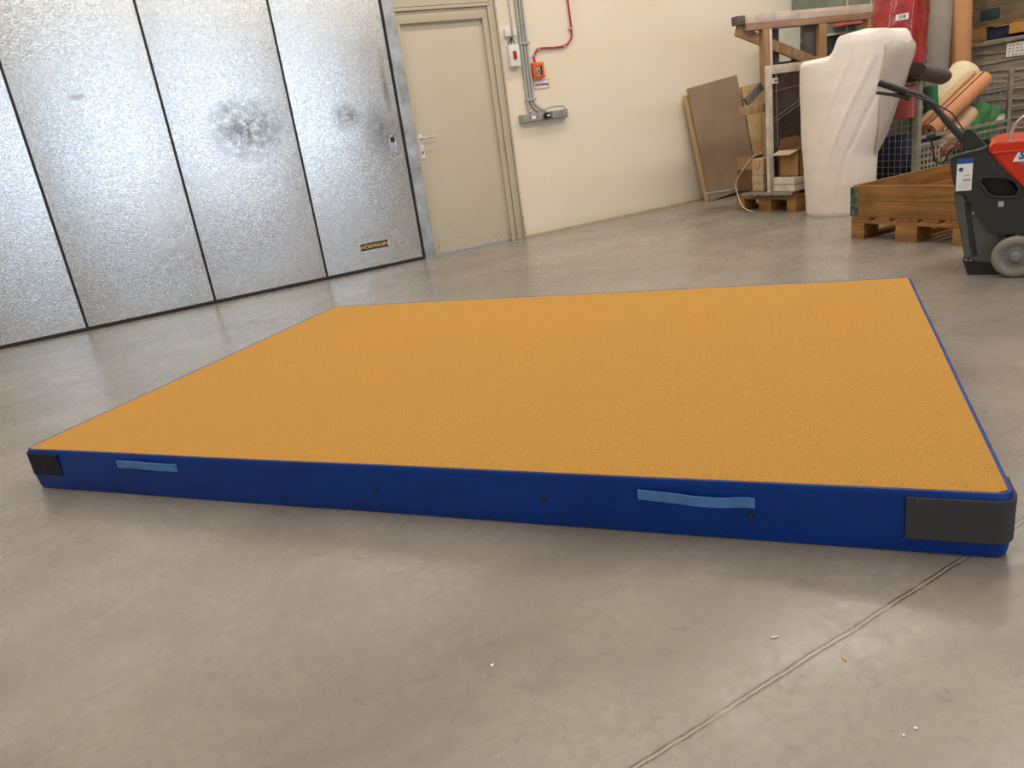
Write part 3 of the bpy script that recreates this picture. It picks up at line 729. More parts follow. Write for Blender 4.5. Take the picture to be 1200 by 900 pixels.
# boards leaning on the wall
def lean(name, label, m_, xb, zt_, w, th, ybot, ytop, dx=0, zb=0):
    ytop -= .02
    """board whose foot is at ybot and head rests at ytop; dx = shift of head along the wall"""
    bm = BM()
    A = Vector((xb, ybot, zb)); B = Vector((xb+dx, ytop, zt_))
    upv = (B-A).normalized(); xv = Vector((1, 0, 0)); xv = (xv-upv*xv.dot(upv)).normalized(); nv = xv.cross(upv)
    if nv.y > 0: nv = -nv
    L = (B-A).length
    pts = [A, A+xv*w, A+xv*w+upv*L, A+upv*L]
    prism(bm, pts, nv*th, .001)
    zmin = min(v.co.z for v in bm.verts)
    bm.transform(Matrix.Translation((0, 0, -zmin+.0005)))
    return solo(name, bm, m_, label, 'board')
lean('plywood_board', 'light wooden board edge showing left of the brown fibreboard', m_ply, 5.452, 1.065, .70, .035, WY-.15, WY-.005, -.115)
lean('fibreboard', 'brown fibreboard sheet leaning on the cream wall', m_mdf, 5.48, 1.135, .68, .012, WY-.20, WY-.045, -.12)
lean('plywood_board', 'honey coloured plywood sheet leaning behind the timber offcuts', m_ply, 6.19, 1.08, .60, .018, WY-.17, WY-.01, -.08)

# ================================================================ WHITE FOAM ROLL
t = thing('foam_roll', 'tall white foam sheet roll standing on end with draped top', 'foam roll', (5.2, 4.22, 0))
rt = Vector((.628, -.778, 0)); dp = Vector((.778, .628, 0)); c0 = Vector((5.195, 4.245, 0))
rows = [(0, -.042, .255, .235), (.012, -.042, .261, .24), (.25, -.05, .265, .245), (.45, -.052, .274, .245), (.62, -.027, .311, .245), (.80, -.002, .339, .24), (.95, .021, .368, .235), (1.08, .040, .385, .225), (1.15, .050, .392, .215)]
bm = BM(); seg = 144
def ringpt(cshift, a, b, th, z):
    k = min(1, max(0, (z-.15)/.9)); cth, sth = math.cos(th), math.sin(th)
    # the side facing the container tapers to a fold towards the top
    e_ = 1-.42*k*max(0, cth)**2
    f1 = .004*math.sin(th*5+z*6.5)*(.3+.7*k)+.002*math.sin(th*11-z*9+2)*k
    # long diagonal creases from low left to high right on the side facing the hall
    for c_, w_, am in ((-2.15, .05, .010), (-1.72, .045, .011), (-1.25, .06, -.012)):
        u_ = (th-2*PI if th > PI else th)-c_-(z-.6)*.9
        f1 += am*math.exp(-(u_/w_)**2)*min(1, z*1.4)
    f1 += .010*noise.noise(Vector((cth*1.6, sth*1.6, z*1.9)))
    # outer loose edge of the sheet running down
    u_ = (th-2*PI if th > PI else th)+.78-.1*math.sin(z*3)
    f1 += 0
    return c0+rt*(cshift+(a+f1*.3)*cth)+dp*((b*e_+f1)*sth)+Vector((0, 0, z))
dense = []
for i in range(len(rows)-1):
    n_ = max(1, int((rows[i+1][0]-rows[i][0])/.02))
    for k in range(n_): t_ = k/n_; dense.append(tuple(rows[i][j]*(1-t_)+rows[i+1][j]*t_ for j in range(4)))
dense.append(rows[-1])
rings = [[bm.verts.new(ringpt(cs, a, b, 2*PI*k/seg, z)) for k in range(seg)] for z, cs, a, b in dense]
last = [v.co.copy() for v in rings[-1]]; cen = c0+rt*.05
NR_ = 16
for j in range(1, NR_+1):
    f_ = 1-(j/NR_)**1.25
    if j == NR_: f_ = 0
    ring = []
    for k in range(seg):
        th = 2*PI*k/seg; base = last[k]
        p = cen+(base-cen)*f_; u = (p-cen).dot(rt)/.392; v = (p-cen).dot(dp)/.2
        e = 1-f_**2
        s_ = 1/(1+math.exp(-(u+.36)*34))
        top = 1.178+.02*(u+1)+s_*(.13-.045*max(0, u-.15)-.09*max(0, u-.62))+.012*math.sin(u*8+v*3)*s_-.02*max(0, -v)
        zz = 1.15+(top-1.15)*min(1, e*5)**.5
        ring.append(Vector((p.x, p.y, zz)))
    rings.append([bm.verts.new(p) for p in ring] if j < NR_ else [bm.verts.new(ring[0])])
for A, B in zip(rings, rings[1:]):
    for k in range(seg):
        k2 = (k+1) % seg
        if len(B) == 1: bm.faces.new((A[k], A[k2], B[0]))
        else: bm.faces.new((A[k], A[k2], B[k2], B[k]))
bm.faces.new(rings[0][::-1])
part('rolled_sheet', bm, m_foam, t)
# overhanging tip of the sheet folded over the top right of the roll
bm = BM(); prev = None
for i in range(13):
    q = i/12; row = []
    for j in range(15):
        s_ = j/14; th = -1.05+s_*1.5
        z = 1.262-.035*s_-q*(.30+.52*math.sin(PI*min(1, s_*1.15))**1.2)
        kk = min(1, max(0, (z-.15)/.9))
        csx, ax, bx_ = rows[-1][1:]
        for r0, r1 in zip(rows, rows[1:]):
            if r0[0] <= z <= r1[0]:
                t_ = (z-r0[0])/(r1[0]-r0[0]); csx, ax, bx_ = (r0[m_]*(1-t_)+r1[m_]*t_ for m_ in (1, 2, 3))
        p = ringpt(csx, ax, bx_, th, min(z, 1.15)); n_ = (rt*math.cos(th)+dp*math.sin(th))
        cap = max(0, (z-1.15)/.12)
        row.append(bm.verts.new(Vector((p.x, p.y, z))+n_*(.010+.012*math.sin(s_*7+q*3)**2)-n_*(cap**2*.07)))
    if prev:
        for j in range(14): bm.faces.new((prev[j], prev[j+1], row[j+1], row[j]))
    prev = row
bmesh.ops.solidify(bm, geom=bm.faces[:], thickness=.005)
part('folded_tip', bm, m_foam, t)

# ================================================================ WIRE MESH CONTAINER WITH ROLLS
GX0, GX1, GY0, GY1, GZ, GR = 5.60, 6.80, 3.93, 4.60, .92, .50
gb = thing('wire_mesh_container', 'grey steel wire mesh container full of foam rolls, behind the low pallet collar', 'mesh container', ((GX0+GX1)/2, (GY0+GY1)/2, 0))
for x, y in ((GX0, GY0), (GX1, GY0), (GX0, GY1), (GX1, GY1)):
    bm = BM(); sx = 1 if x == GX0 else -1; sy = 1 if y == GY0 else -1
    a, b = sorted((x, x+.045*sx)); c, d = sorted((y, y+.006*sy)); box(bm, (a, c, .03), (b, d, GZ), .001)
    a, b = sorted((x, x+.006*sx)); c, d = sorted((y, y+.045*sy)); box(bm, (a, c, .03), (b, d, GZ), .001)
    part('corner_post', bm, m_gbox, gb)
    bm = BM(); a, b = sorted((x, x+.1*sx)); c, d = sorted((y, y+.1*sy)); box(bm, (a, c, 0), (b, d, .03), .004); part('foot', bm, m_gbox, gb)
bm = BM(); box(bm, (GX0+.007, GY0+.007, .1), (GX1-.007, GY1-.007, .125), .002); part('floor_panel', bm, m_gbox, gb)
def rail(a, b, w=.025):
    bm = BM(); beam(bm, a, b, w, w, bev=.003); part('rail', bm, m_gbox, gb)
rail((GX0+.045, GY0+.012, GR), (GX1-.045, GY0+.012, GR)); rail((GX0+.045, GY0+.012, GR-.055), (GX1-.045, GY0+.012, GR-.055), .02); rail((GX0+.045, GY0+.012, .115), (GX1-.045, GY0+.012, .115), .022)
rail((GX0+.012, GY0+.045, GZ-.012), (GX0+.012, GY1-.045, GZ-.012), .02); rail((GX1-.012, GY0+.045, GZ-.012), (GX1-.012, GY1-.045, GZ-.012), .02); rail((GX0+.045, GY1-.012, GZ-.012), (GX1-.045, GY1-.012, GZ-.012), .02)
def mesh_panel(p0, ux, L, z0, z1, sp=.05):
    bm = BM(); ux = Vector(ux); p0 = Vector(p0); n = int(L/sp); r = .0024
    for i in range(n+1):
        q = p0+ux*(L*i/n); tube(bm, [q+Vector((0, 0, z0)), q+Vector((0, 0, z1))], r, 5, False)
    n = int((z1-z0)/sp)
    for i in range(n+1):
        z = z0+(z1-z0)*i/n; tube(bm, [p0+Vector((0, 0, z)), p0+ux*L+Vector((0, 0, z))], r, 5, False)
    part('mesh_panel', bm, m_wire, gb)
mesh_panel((GX0+.014, GY0+.04, 0), (0, 1, 0), GY1-GY0-.08, .13, GZ-.02)
mesh_panel((GX1-.014, GY0+.04, 0), (0, 1, 0), GY1-GY0-.08, .13, GZ-.02)
mesh_panel((GX0+.04, GY1-.014, 0), (1, 0, 0), GX1-GX0-.08, .13, GZ-.02)
mesh_panel((GX0+.30, GY0+.014, 0), (1, 0, 0), GX1-GX0-.34, .13, GR-.06, .04)
bm = BM()
z0, z1 = .13, GR-.065; x0_, x1_ = GX0+.05, GX0+.30
nxx, nzz = 5, 6
for i in range(nxx+1): x = x0_+(x1_-x0_-.02)*i/nxx; box(bm, (x, GY0+.010, z0), (x+.02, GY0+.014, z1))
for i in range(nzz+1): z = z0+(z1-z0-.02)*i/nzz; box(bm, (x0_, GY0+.0095, z), (x1_, GY0+.0145, z+.02))
part('perforated_plate', bm, m_gbox, gb)

m_brownr2 = M('dark_sheet_edge', (.06, .015, .012), .7)
def roll(label, m_, a, b, r, name='foam_roll', core=.25, group=None, seam=None):
    a = Vector(a); b = Vector(b); d = (b-a).normalized()
    bm = BM(); ri = r*core
    L = (b-a).length
    # spiral winding: outline is a spiral from ri to r, giving a step on the outside
    lathe(bm, [(ri, .012), (ri+.15*(r-ri), .0), (r*.93, .0), (r, .012), (r*1.0, L*.5), (r, L-.012), (r*.93, L), (ri+.15*(r-ri), L), (ri, L-.012), (ri, .012)], a, d, 36)
    t_ = thing(name, label, 'foam roll', a, 0, group)
    part('rolled_sheet', bm, m_, t_)
    # winding lines on both ends and the loose outer edge
    u = d.orthogonal().normalized(); w = d.cross(u)
    bm = BM(); P = []
    for k in range(90):
        rr_ = ri+(r-ri)*k/89; an = 2*PI*4*k/89; P.append(b+d*.0005+(u*math.cos(an)+w*math.sin(an))*rr_)
    tube(bm, P, max(.0012, r*.014), 5)
    part('winding_edge', bm, seam or m_brownr, t_)
    if seam:
        side = d.cross(Vector((.77, .63, 0))).normalized(); side = side if side.z > 0 else -side
        out = (side*.55-Vector((.77, .63, 0))*.83).normalized(); out = (out-d*out.dot(d)).normalized()
        bm = BM(); tube(bm, [a+d*.01+out*r, b-d*.01+out*r], .006, 6, flat=.6); part('sheet_edge', bm, seam, t_)
    return t_
def yz(px, py, Y): return ony(px, py, Y)
# red foil-wrapped roll
a = yz(1046, 128, 4.33); b = yz(1060, -45, 4.38)
rr = thing('wrapped_roll', 'thick red roll wrapped in clear film with white number sticker', 'foam roll', a)
d = (b-a).normalized(); bm = BM(); L = (b-a).length
prof_ = [(0, 0), (.19, 0), (.205, .015)] + [(.208+.004*math.sin(k*2.3), L*k/26) for k in range(1, 26)] + [(.2, L), (0, L)]
lathe(bm, prof_, a, d, 44); part('wrapped_body', bm, m_redf, rr)
q = onplane(1060, 19.5, (a+d*.9-Vector((.64, .77, 0))*.213)[:2], (.77, -.64))
right = Vector((.72, -.69, 0)).normalized()
tocam = (CAM-q); tocam.z = 0; tocam.normalize()
cc = a+d*((q.z-a.z)/d.z); dirc = (CAM-cc); dirc.z = 0; dirc.normalize(); sp = cc+dirc*.2145
tx = Vector((-dirc.y, dirc.x, 0))
bm = BM(); box(bm, (-.045, -.022, -.0015), (.045, .022, .001), .0); place_text(bm, sp+tx*.015, tx, (0, 0, 1)); sk = part('number_sticker', bm, m_paper, rr)
bm = place_text(text_bm('218', .032, .0005, .0008), sp+tx*.015+dirc*.002, tx); part('lettering', bm, m_ink, sk)
bm = BM()
for ang, z0_, z1_ in ((-.35, .9, 1.55), (.42, .95, 1.6)):
    cpt = []
    for k in range(9):
        zz = z0_+(z1_-z0_)*k/8; c_ = a+d*((zz-a.z)/d.z); dv = Matrix.Rotation(ang+.02*math.sin(k*2), 3, 'Z') @ dirc; cpt.append(c_+dv*.2125)
    tube(bm, cpt, .004, 6, flat=.5)
part('film_edge', bm, M('glossy_clear_film', (.72, .35, .33), .2, var=.2, coat=.5), rr)

roll('grey foam roll leaning between the red roll and the orange brown roll', m_greyf, Vector((*yz(1089, 200, 4.74)[:2], .012)), yz(1107, -45, 4.80), .095)
ft = yz(1128, 100, 4.70); ft.z = .003
roll('upright orange brown foam roll standing just behind the mesh container', m_tanf, ft, yz(1127, -70, 4.70), .094)
roll('thick cream foam roll lying diagonally above the terracotta roll', m_creamf, yz(1094, 138, 4.30), yz(1132, 84, 4.30), .128)
roll('slim terracotta foam roll lying diagonally in the mesh container', m_orf, yz(1088, 154, 4.03), yz(1153, 92, 4.03), .070, seam=m_brownr2)
roll('thin pale foam roll lying right above the terracotta roll', m_peach, yz(1076, 147, 4.14), yz(1140, 85, 4.14), .030)
roll('short tan foam roll lying below the terracotta roll', m_peach, yz(1100, 178, 4.04), yz(1137, 131, 4.04), .066)
roll('green foam roll just right of the short tan roll', m_green, yz(1120, 172, 4.09), yz(1151, 126, 4.09), .078)
roll('rightmost green foam roll near the far end of the container', m_green, yz(1145, 172, 4.20), yz(1166, 128, 4.20), .074)
roll('green foam roll standing under the dark curled mat', m_green, yz(1093, 165, 4.16), yz(1090, 100, 4.16), .055)
# crumpled film
bm = BM(); bmesh.ops.create_icosphere(bm, subdivisions=4, radius=.05, matrix=Matrix.Translation(yz(1174, 141, 4.02)) @ Matrix.Diagonal((1.3, .8, .8, 1)))
for v in bm.verts: v.co += v.co.normalized()*0+Vector((1, 1, 1))*noise.noise(v.co*22)*.02
solo('crumpled_film', bm, m_plank, 'crumpled pale plastic film on the container rim right of the green rolls', 'plastic film')
# dark curled rubber mat hooked over the corner post
bm = BM(); a = yz(1074, 88, 4.03); b = yz(1104, 98, 3.93)
a = Vector((5.56, 3.965, .995)); b = Vector((5.92, 4.0, .92))
dd = (b-a).normalized(); u = dd.cross(Vector((0, 0, 1))).normalized(); w = u.cross(dd)
prevc = None; nseg = 40
for s_ in range(9):
    t_ = s_/8; c = a+(b-a)*t_; ring = []
    for k in range(nseg+1):
        an = -PI*.40+2*PI*.86*k/nseg; r_ = .082+.014*k/nseg
        ring.append(bm.verts.new(c+(u*math.cos(an)*1.25+w*math.sin(an)*.72)*r_))
    if prevc:
        for k in range(nseg): bm.faces.new((prevc[k], prevc[k+1], ring[k+1], ring[k]))
    prevc = ring
bmesh.ops.solidify(bm, geom=bm.faces[:], thickness=.008)
solo('curled_mat', bm, m_brownr, 'dark brown curled rubber mat lying over the container corner', 'rubber mat')
# pink slab hanging beside the post, navy sacks low in the container
bm = BM(); p = onx(1062, 112, 5.585); box(bm, (5.565, 3.955, .66), (5.592, 4.16, .885), .004); solo('pink_foam_slab', bm, m_pink, 'pink foam slab behind the sweeper handle at the container corner', 'foam slab')
def sack(c, s, label, m_=m_navy):
    bm = BM(); bmesh.ops.create_icosphere(bm, subdivisions=4, radius=1, matrix=Matrix.Translation(Vector(c)) @ Matrix.Diagonal((*s, 1)))
    for v in bm.verts:
        n_ = (v.co-Vector(c)).normalized(); v.co += n_*noise.noise(v.co*9)*.03
        v.co.z = max(v.co.z, .128)
    return solo('filled_sack', bm, m_, label, 'sack')
sack((5.84, 4.24, .32), (.195, .25, .20), 'large dark navy sack low in the container behind its left mesh side')
bm = BM(); box(bm, (5.63, 4.50, .127), (5.72, 4.57, .40), .004); solo('red_box', bm, m_pink, 'small dark red box low in the container corner beside the white roll', 'box')
sack((6.35, 4.06, .20), (.2, .08, .07), 'dark navy sack low in the container below the green rolls')
bm = BM(); box(bm, (6.70, 4.28, .13), (6.78, 4.36, .80), .006); solo('black_crate', bm, m_dark, 'black upright box behind the rightmost green roll', 'box')

# ================================================================ BACK STORAGE
# shrink-wrapped crate with crate on top, beyond the mesh container
CX = 7.45; CY1 = onx(1137, 30, CX).y; CY0 = CY1-1.2
t = thing('wrapped_crate', 'large crate wrapped in grey film with a pale label, at the right picture edge', 'crate', (CX+.6, (CY0+CY1)/2, 0))
bm = BM(); box(bm, (CX, CY0, 0), (CX+1.1, CY1, 1.167), .02, seg=3)
part('wrapped_body', bm, m_wrap, t)
bm = BM()
for k, z in enumerate([.12+.085*i for i in range(12)]):
    pts_ = [(CX-.004+.004*math.sin(j*1.7+k), CY0+.02+(CY1-CY0-.04)*j/12, z+.01*math.sin(j*.9+k*2)) for j in range(13)]
    tube(bm, pts_, .009, 6)
part('film_ridge', bm, m_wrap, t)
bm = BM(); beam(bm, (CX-.012, CY1, 1.13), (CX-.012, CY0, 1.15), .05, .018); part('lid_edge', bm, m_gbox, t)
p0 = onx(1180, 51, CX-.016); p1 = onx(1180, 67, CX-.016)
bm = BM(); box(bm, (CX-.017, p0.y-.26, p1.z), (CX-.0145, p0.y, p0.z), 0); lb = part('paper_label', bm, m_paper, t)
bm = BM()
for k in range(4):
    zz = p0.z-.02-.026*k
    for j in range(7):
        y_ = p0.y-.02-.033*j; box(bm, (CX-.019, y_-random.uniform(.012, .028), zz-.008), (CX-.017, y_, zz+.004))
part('print_marks', bm, m_greyink, lb)
# upper pallet
t = thing('wooden_pallet', 'wooden pallet lying between the grey wrapped crate and the upper timber crate', 'pallet', (CX+.6, (CY0+CY1)/2, 1.16))
zb = 1.175
for y, w in ((CY0, .14), (CY0+.45, .14), (CY1-.14, .13)):
    bm = BM(); box(bm, (CX, y, zb+.016), (CX+.14, y+w, zb+.105), .003); part('block', bm, m_block, t)
    bm = BM(); box(bm, (CX, y, zb-.006), (CX+1.1, y+w, zb+.016), .002); part('bottom_board', bm, m_pine, t)
for y, w in ((CY0, .14), (CY0+.45, .14), (CY1-.14, .13)):
    bm = BM(); box(bm, (CX+.9, y, zb+.016), (CX+1.04, y+w, zb+.105), .003); part('block', bm, m_block, t)
bm = BM(); box(bm, (CX, CY0, zb+.106), (CX+.14, CY1, zb+.128), .002); part('stringer_board', bm, m_piney, t)
bm = BM(); box(bm, (CX+.92, CY0, zb+.106), (CX+1.06, CY1, zb+.128), .002); part('stringer_board', bm, m_piney, t)
bm = BM(); y_ = onx(1183, 30, CX).y; box(bm, (CX-.002, y_-.16, zb+.017), (CX+.12, y_, zb+.104), .003); part('block', bm, M('bright_pallet_block', (.50, .25, .07), .7), t)
for ya, yb2, lab_ in ((CY0+.15, CY0+.44, 'dark bundle added to darken the right gap of the pallet on the wrapped crate'), (onx(1183, 30, CX).y+.01, CY1-.15, 'long dark bundle added to darken the left gap of the pallet on the wrapped crate')):
    bm = BM(); box(bm, (CX+.03, ya, zb-.005), (CX+.86, yb2, zb+.098), .02, seg=3); solo('dark_filler', bm, m_navy, lab_, 'filler')  # dark solids added to block the bright wall seen through the pallet gaps
t = thing('timber_crate', 'weathered dark timber crate on the upper pallet, top right corner', 'crate', (CX+.6, (CY0+CY1)/2, zb+.13))
m_crate = wood('weathered_crate_board', (.20, .15, .09), (.10, .085, .05), 1)
for k in range(5):
    z = zb+.13+.145*k
    bm = BM(); box(bm, (CX+.01, CY0, z), (CX+.03, CY1, z+.142), .003); part('front_board', bm, m_crate, t)
    bm = BM(); box(bm, (CX+.035, CY1-.022, z), (CX+1.08, CY1, z+.142), .003); part('side_board', bm, m_pine, t)
bm = BM(); box(bm, (CX+.04, CY0+.02, zb+.13), (CX+1.06, CY1-.04, zb+.14)); part('bottom_panel', bm, m_crate, t)
bm = BM(); box(bm, (CX-.002, CY0+.05, zb+.14), (CX+.008, CY0+.13, zb+.84), .002); part('batten', bm, m_hinge, t)
bm = BM(); y_ = onx(1155, 22, CX).y; box(bm, (CX+.002, y_-.12, zb+.17), (CX+.0095, y_+.05, zb+.26), .001); part('stencil_plate', bm, m_dteal, t)

# green racking by the wall
t = thing('shelf_cabinet', 'grey green sheet metal cabinet against the wall behind the timber rack', 'cabinet', (7.7, 6.1, 0))
bm = BM(); box(bm, (6.90, 5.86, 1.475), (8.6, 6.34, 2.6), .004); part('upper_body', bm, m_teal, t)
bm = BM(); box(bm, (6.95, 5.88, .0), (8.6, 6.34, 1.45), .004); part('lower_body', bm, m_dteal, t)
bm = BM(); box(bm, (6.90, 5.85, 1.452), (8.6, 6.34, 1.474), .003); part('shelf_edge', bm, m_tealp, t)
bm = BM()
for x in (7.14, 7.5, 7.9): box(bm, (x, 5.852, 1.475), (x+.02, 5.862, 2.6), .002)
part('upright_rib', bm, m_tealp, t)
bm = BM(); box(bm, (6.94, 5.70, 1.525), (7.3, 5.855, 1.555), .003); box(bm, (6.96, 5.72, 1.64), (7.32, 5.855, 1.70), .003); part('pink_ledge', bm, m_pinkb, t)
bm = BM(); box(bm, (7.42, 5.70, .001), (7.95, 5.84, 1.575), .004); solo('brown_board', bm, m_darkw, 'dark brown board standing in front of the green cabinet', 'board')
bm = BM(); bb0 = ony(915, 40, 6.1); bb1 = ony(943, 60, 6.1)
vs = box(bm, (6.33, 6.10, .002), (6.74, 6.118, 1.62), .002); solo('pale_sheet', bm, m_tealp, 'pale green sheet leaning at the wall behind the timber rack', 'sheet')

# ================================================================ SWEEPER
SP = Vector((3.72, 2.09, 0)); sd = Vector((.49, -.87, 0)).normalized(); sn = Vector((-sd.y, sd.x, 0))  # sn points away from the camera
if sn.dot(SP) < 0: sn = -sn
def sp_(s, z, o=0): return SP+sd*s+sn*o+Vector((0, 0, z))
def spx(px, py, o=0):
    p = onplane(px, py, (SP+sn*o)[:2], (sd.x, sd.y)); return (p-SP).dot(sd), p.z
sw = thing('floor_sweeper', 'red and anthracite push sweeper machine with grey wheel, cut by the right picture edge', 'sweeper', SP, math.atan2(sd.y, sd.x))
def spr(name, outline, o0, o1, m_, bev=.006, parent=sw, px=True):
    bm = BM(); pts = [(spx(*q) if px else q) for q in outline]
    prism(bm, [sp_(s, z, o0) for s, z in pts], sn*(o1-o0), bev); return part(name, bm, m_, parent)
W = .50
# inner chassis / waste hopper (dusty grey)
spr('hopper', [(1119, 224), (1146, 236), (1160, 262), (1178, 292), (1166, 311), (1134, 307)], .02, W-.02, m_sgrey2, .008)
spr('hopper_rear', [(1117, 226), (1131, 229), (1138, 304), (1130, 303)], .012, W-.012, m_sgrey2, .005)
# side shell, with the grip opening left free
top = spx(1153, 173); s_end = .52
shell_px = [spx(1113, 187), spx(1119, 181), spx(1152, 173)]
out_top = [(spx(1200, 220)[0]+.02, spx(1200, 220)[1]-.02), (.30, .33), (.50, .30), (.52, .20), spx(1200, 274), spx(1163, 275), spx(1143, 246), spx(1131, 229), spx(1120, 224), spx(1116, 210)]
outline = shell_px+out_top
hole = [spx(*q) for q in ((1148, 214), (1150, 209), (1155, 207.5), (1180, 208), (1190, 213), (1195, 221), (1193, 228), (1187, 231), (1166, 231), (1158, 228))]
def shell(o, th):
    bm = BM()
    A = [bm.verts.new(sp_(s, z, o)) for s, z in outline]; H = [bm.verts.new(sp_(s, z, o)) for s, z in hole]
    ea = [bm.edges.new((A[i], A[(i+1) % len(A)])) for i in range(len(A))]; eh = [bm.edges.new((H[i], H[(i+1) % len(H)])) for i in range(len(H))]
    bmesh.ops.triangle_fill(bm, use_beauty=True, edges=ea+eh)
    fs = bm.faces[:]
    r = bmesh.ops.extrude_face_region(bm, geom=fs)
    bmesh.ops.translate(bm, vec=sn*th, verts=[g for g in r['geom'] if isinstance(g, bmesh.types.BMVert)])
    return bm
part('side_shell', shell(0, .018), m_sgrey, sw); part('side_shell', shell(W-.018, .018), m_sgrey, sw)
# raised lip around the opening
bm = BM(); Hc = [sp_(s, z, -.001) for s, z in hole]; tube(bm, Hc+[Hc[0], Hc[1]], .006, 8, False); part('opening_lip', bm, m_sgrey, sw)
spr('inner_body', [spx(1124, 186), spx(1152, 179), (spx(1200, 220)[0], .36), (.45, .28), (.45, .16), spx(1168, 270), spx(1140, 230), spx(1124, 218)], .05, W-.05, m_dark, .004, px=False)
# edge trim along the top of the shell
bm = BM(); tube(bm, [sp_(*spx(1113, 186), -.002), sp_(*spx(1120, 182), -.002), sp_(*spx(1151, 174.5), -.002), sp_(*spx(1157, 171), -.002)], .0065, 8); part('shell_trim', bm, m_sgrey2, sw)
# red hood
a0 = spx(1156, 174); a1 = spx(1161, 171.5); a2 = spx(1170, 166); a3 = spx(1200, 164)
hood = [a0, (a1[0], a1[1]+.008), (a2[0], a2[1]-.002), (a3[0], a3[1]-.004), (.25, .635), (.46, .56), (.54, .40), (.50, .31), (.30, .34), spx(1200, 224)]
spr('hood', hood, -.012, W+.012, m_sred, .012, px=False)
bm = BM(); hs = [spx(1163, 179), spx(1180, 177.5), spx(1200, 176)]
tube(bm, [sp_(s, z, -.013) for s, z in hs]+[sp_(.25, .60, -.013), sp_(.43, .53, -.013)], .006, 8); part('hood_crease', bm, m_sred, sw)
# logo plate, running forward along the hood
l0 = spx(1186.5, 190.5); l1 = spx(1190, 179)
bm = BM(); ll = .30; prism(bm, [sp_(l0[0], l0[1]+.004, -.015), sp_(l0[0]+ll, l0[1]+.004, -.015), sp_(l0[0]+ll+.02, l0[1]+.050, -.015), sp_(l0[0]+.02, l0[1]+.050, -.015)], sn*.003); lg = part('logo_plate', bm, m_paper, sw)
bm = place_text(text_bm('Stolzenberg', .046, .0007, .0018, shear=.25, align='LEFT', sx=.98), sp_(l0[0]+.022, l0[1]+.030, -.0165), sd); part('lettering', bm, m_bluep, lg)
bm = BM(); prism(bm, [sp_(l0[0]+.028, l0[1]-.012, -.015), sp_(l0[0]+ll, l0[1]-.012, -.015), sp_(l0[0]+ll, l0[1]+.004, -.015), sp_(l0[0]+.03, l0[1]+.004, -.015)], sn*.003); part('logo_underline', bm, m_pink, lg)
# label sticker
s0, zt_ = spx(1121, 184); s1_, zb_ = spx(1139.5, 224)
def lab(name, sa, za, sb, zb__, o, m_, par): 
    bm = BM(); prism(bm, [sp_(sa, za, o), sp_(sb, za, o), sp_(sb, zb__, o), sp_(sa, zb__, o)], sn*.001); return part(name, bm, m_, par)
sa, sb = spx(1121, 205)[0], spx(1139.5, 204)[0]; za = spx(1130, 184.5)[1]-.006; zb2 = spx(1130, 223.5)[1]
st = lab('info_sticker', sa, za, sb, zb2, -.0012, m_paper, sw)
Ls = sb-sa; Lz = za-zb2
lab('sticker_band', sa, za, sb, za-Lz*.15, -.0022, m_bluep, st)
bm = BM(); lathe(bm, [(0, -.001), (Ls*.15, -.001), (Ls*.15, .0)], sp_(sa+Ls*.27, za-Lz*.33, -.0012), sn, 16); part('blue_dot', bm, m_bluep, st)
bm = place_text(text_bm('Info', .014, .0004, .0003, shear=.2), sp_(sa+Ls*.66, za-Lz*.50, -.002), sd); bm.free()
lab('orange_mark', sa+Ls*.5, za-Lz*.50, sa+Ls*.85, za-Lz*.53, -.0022, m_gold, st)
lab('print_line', sa+Ls*.42, za-Lz*.64, sa+Ls*.92, za-Lz*.69, -.0022, m_greyink, st)
for k in range(4): lab('print_line', sa+Ls*.1, za-Lz*(.77+.05*k), sa+Ls*(.9-.07*(k % 2)), za-Lz*(.78+.05*k), -.0022, M('pale_grey_print', (.55, .55, .56), .6, bmp=0), st)
# small recycling plate
q0 = spx(1170, 236); q1 = spx(1176, 242)
lab('small_plate', q0[0], q0[1], q1[0], q1[1], -.0012, m_grey_lt, sw)
# seam + bolts + lower flap
bm = BM(); tube(bm, [sp_(*spx(1132, 238), .018), sp_(*spx(1141, 300), .018)], .006, 8); tube(bm, [sp_(*spx(1135, 238), .018), sp_(*spx(1144, 300), .018)], .004, 8); part('seam_rib', bm, m_sgrey, sw)
bm = BM()
for q in ((1132, 305), (1137, 305.5), (1140, 250)): lathe(bm, [(0, -.006), (.006, -.005), (.007, 0)], sp_(*spx(*q), .012), sn, 12)
part('bolt', bm, m_chrome, sw)
spr('dust_flap', [(-.21, .075), (-.06, .06), (-.03, .003), (-.185, .003)], .03, W-.03, m_rubber, .002, px=False)
# wheels
def wheel(s, o, r=.1, name='wheel'):
    bm = BM(); lathe(bm, [(r*.62, -.014), (r*.70, -.020), (r*.88, -.020), (r*.97, -.013), (r, 0), (r*.97, .013), (r*.88, .02), (r*.70, .02), (r*.62, .014)], sp_(s, r, o), sn, 56); w_ = part(name, bm, m_tyre, sw)
    bm = BM(); lathe(bm, [(0, -.026), (r*.17, -.026), (r*.26, -.018), (r*.28, -.008), (r*.5, -.004), (r*.60, -.012), (r*.66, -.014), (r*.66, .014), (0, .014)], sp_(s, r, o), sn, 48); part('hub', bm, m_hub, w_)
wc = spx(1190.5, 299, -.03)[0]
wheel(wc, -.03); wheel(wc, W+.03)
bm = BM(); tube(bm, [sp_(wc, .1, -.01), sp_(wc, .1, W+.01)], .012, 12); part('axle', bm, m_steel, sw)
wheel(.42, .1, .06, 'front_wheel'); wheel(.42, W-.1, .06, 'front_wheel')
bm = BM()
for o in (.1, W-.1): beam(bm, sp_(.42, .06, o+.03), sp_(.40, .2, o+.03), .02, .03); tube(bm, [sp_(.42, .06, o+.04), sp_(.42, .06, o)], .008, 10)
part('front_fork', bm, m_steel, sw)
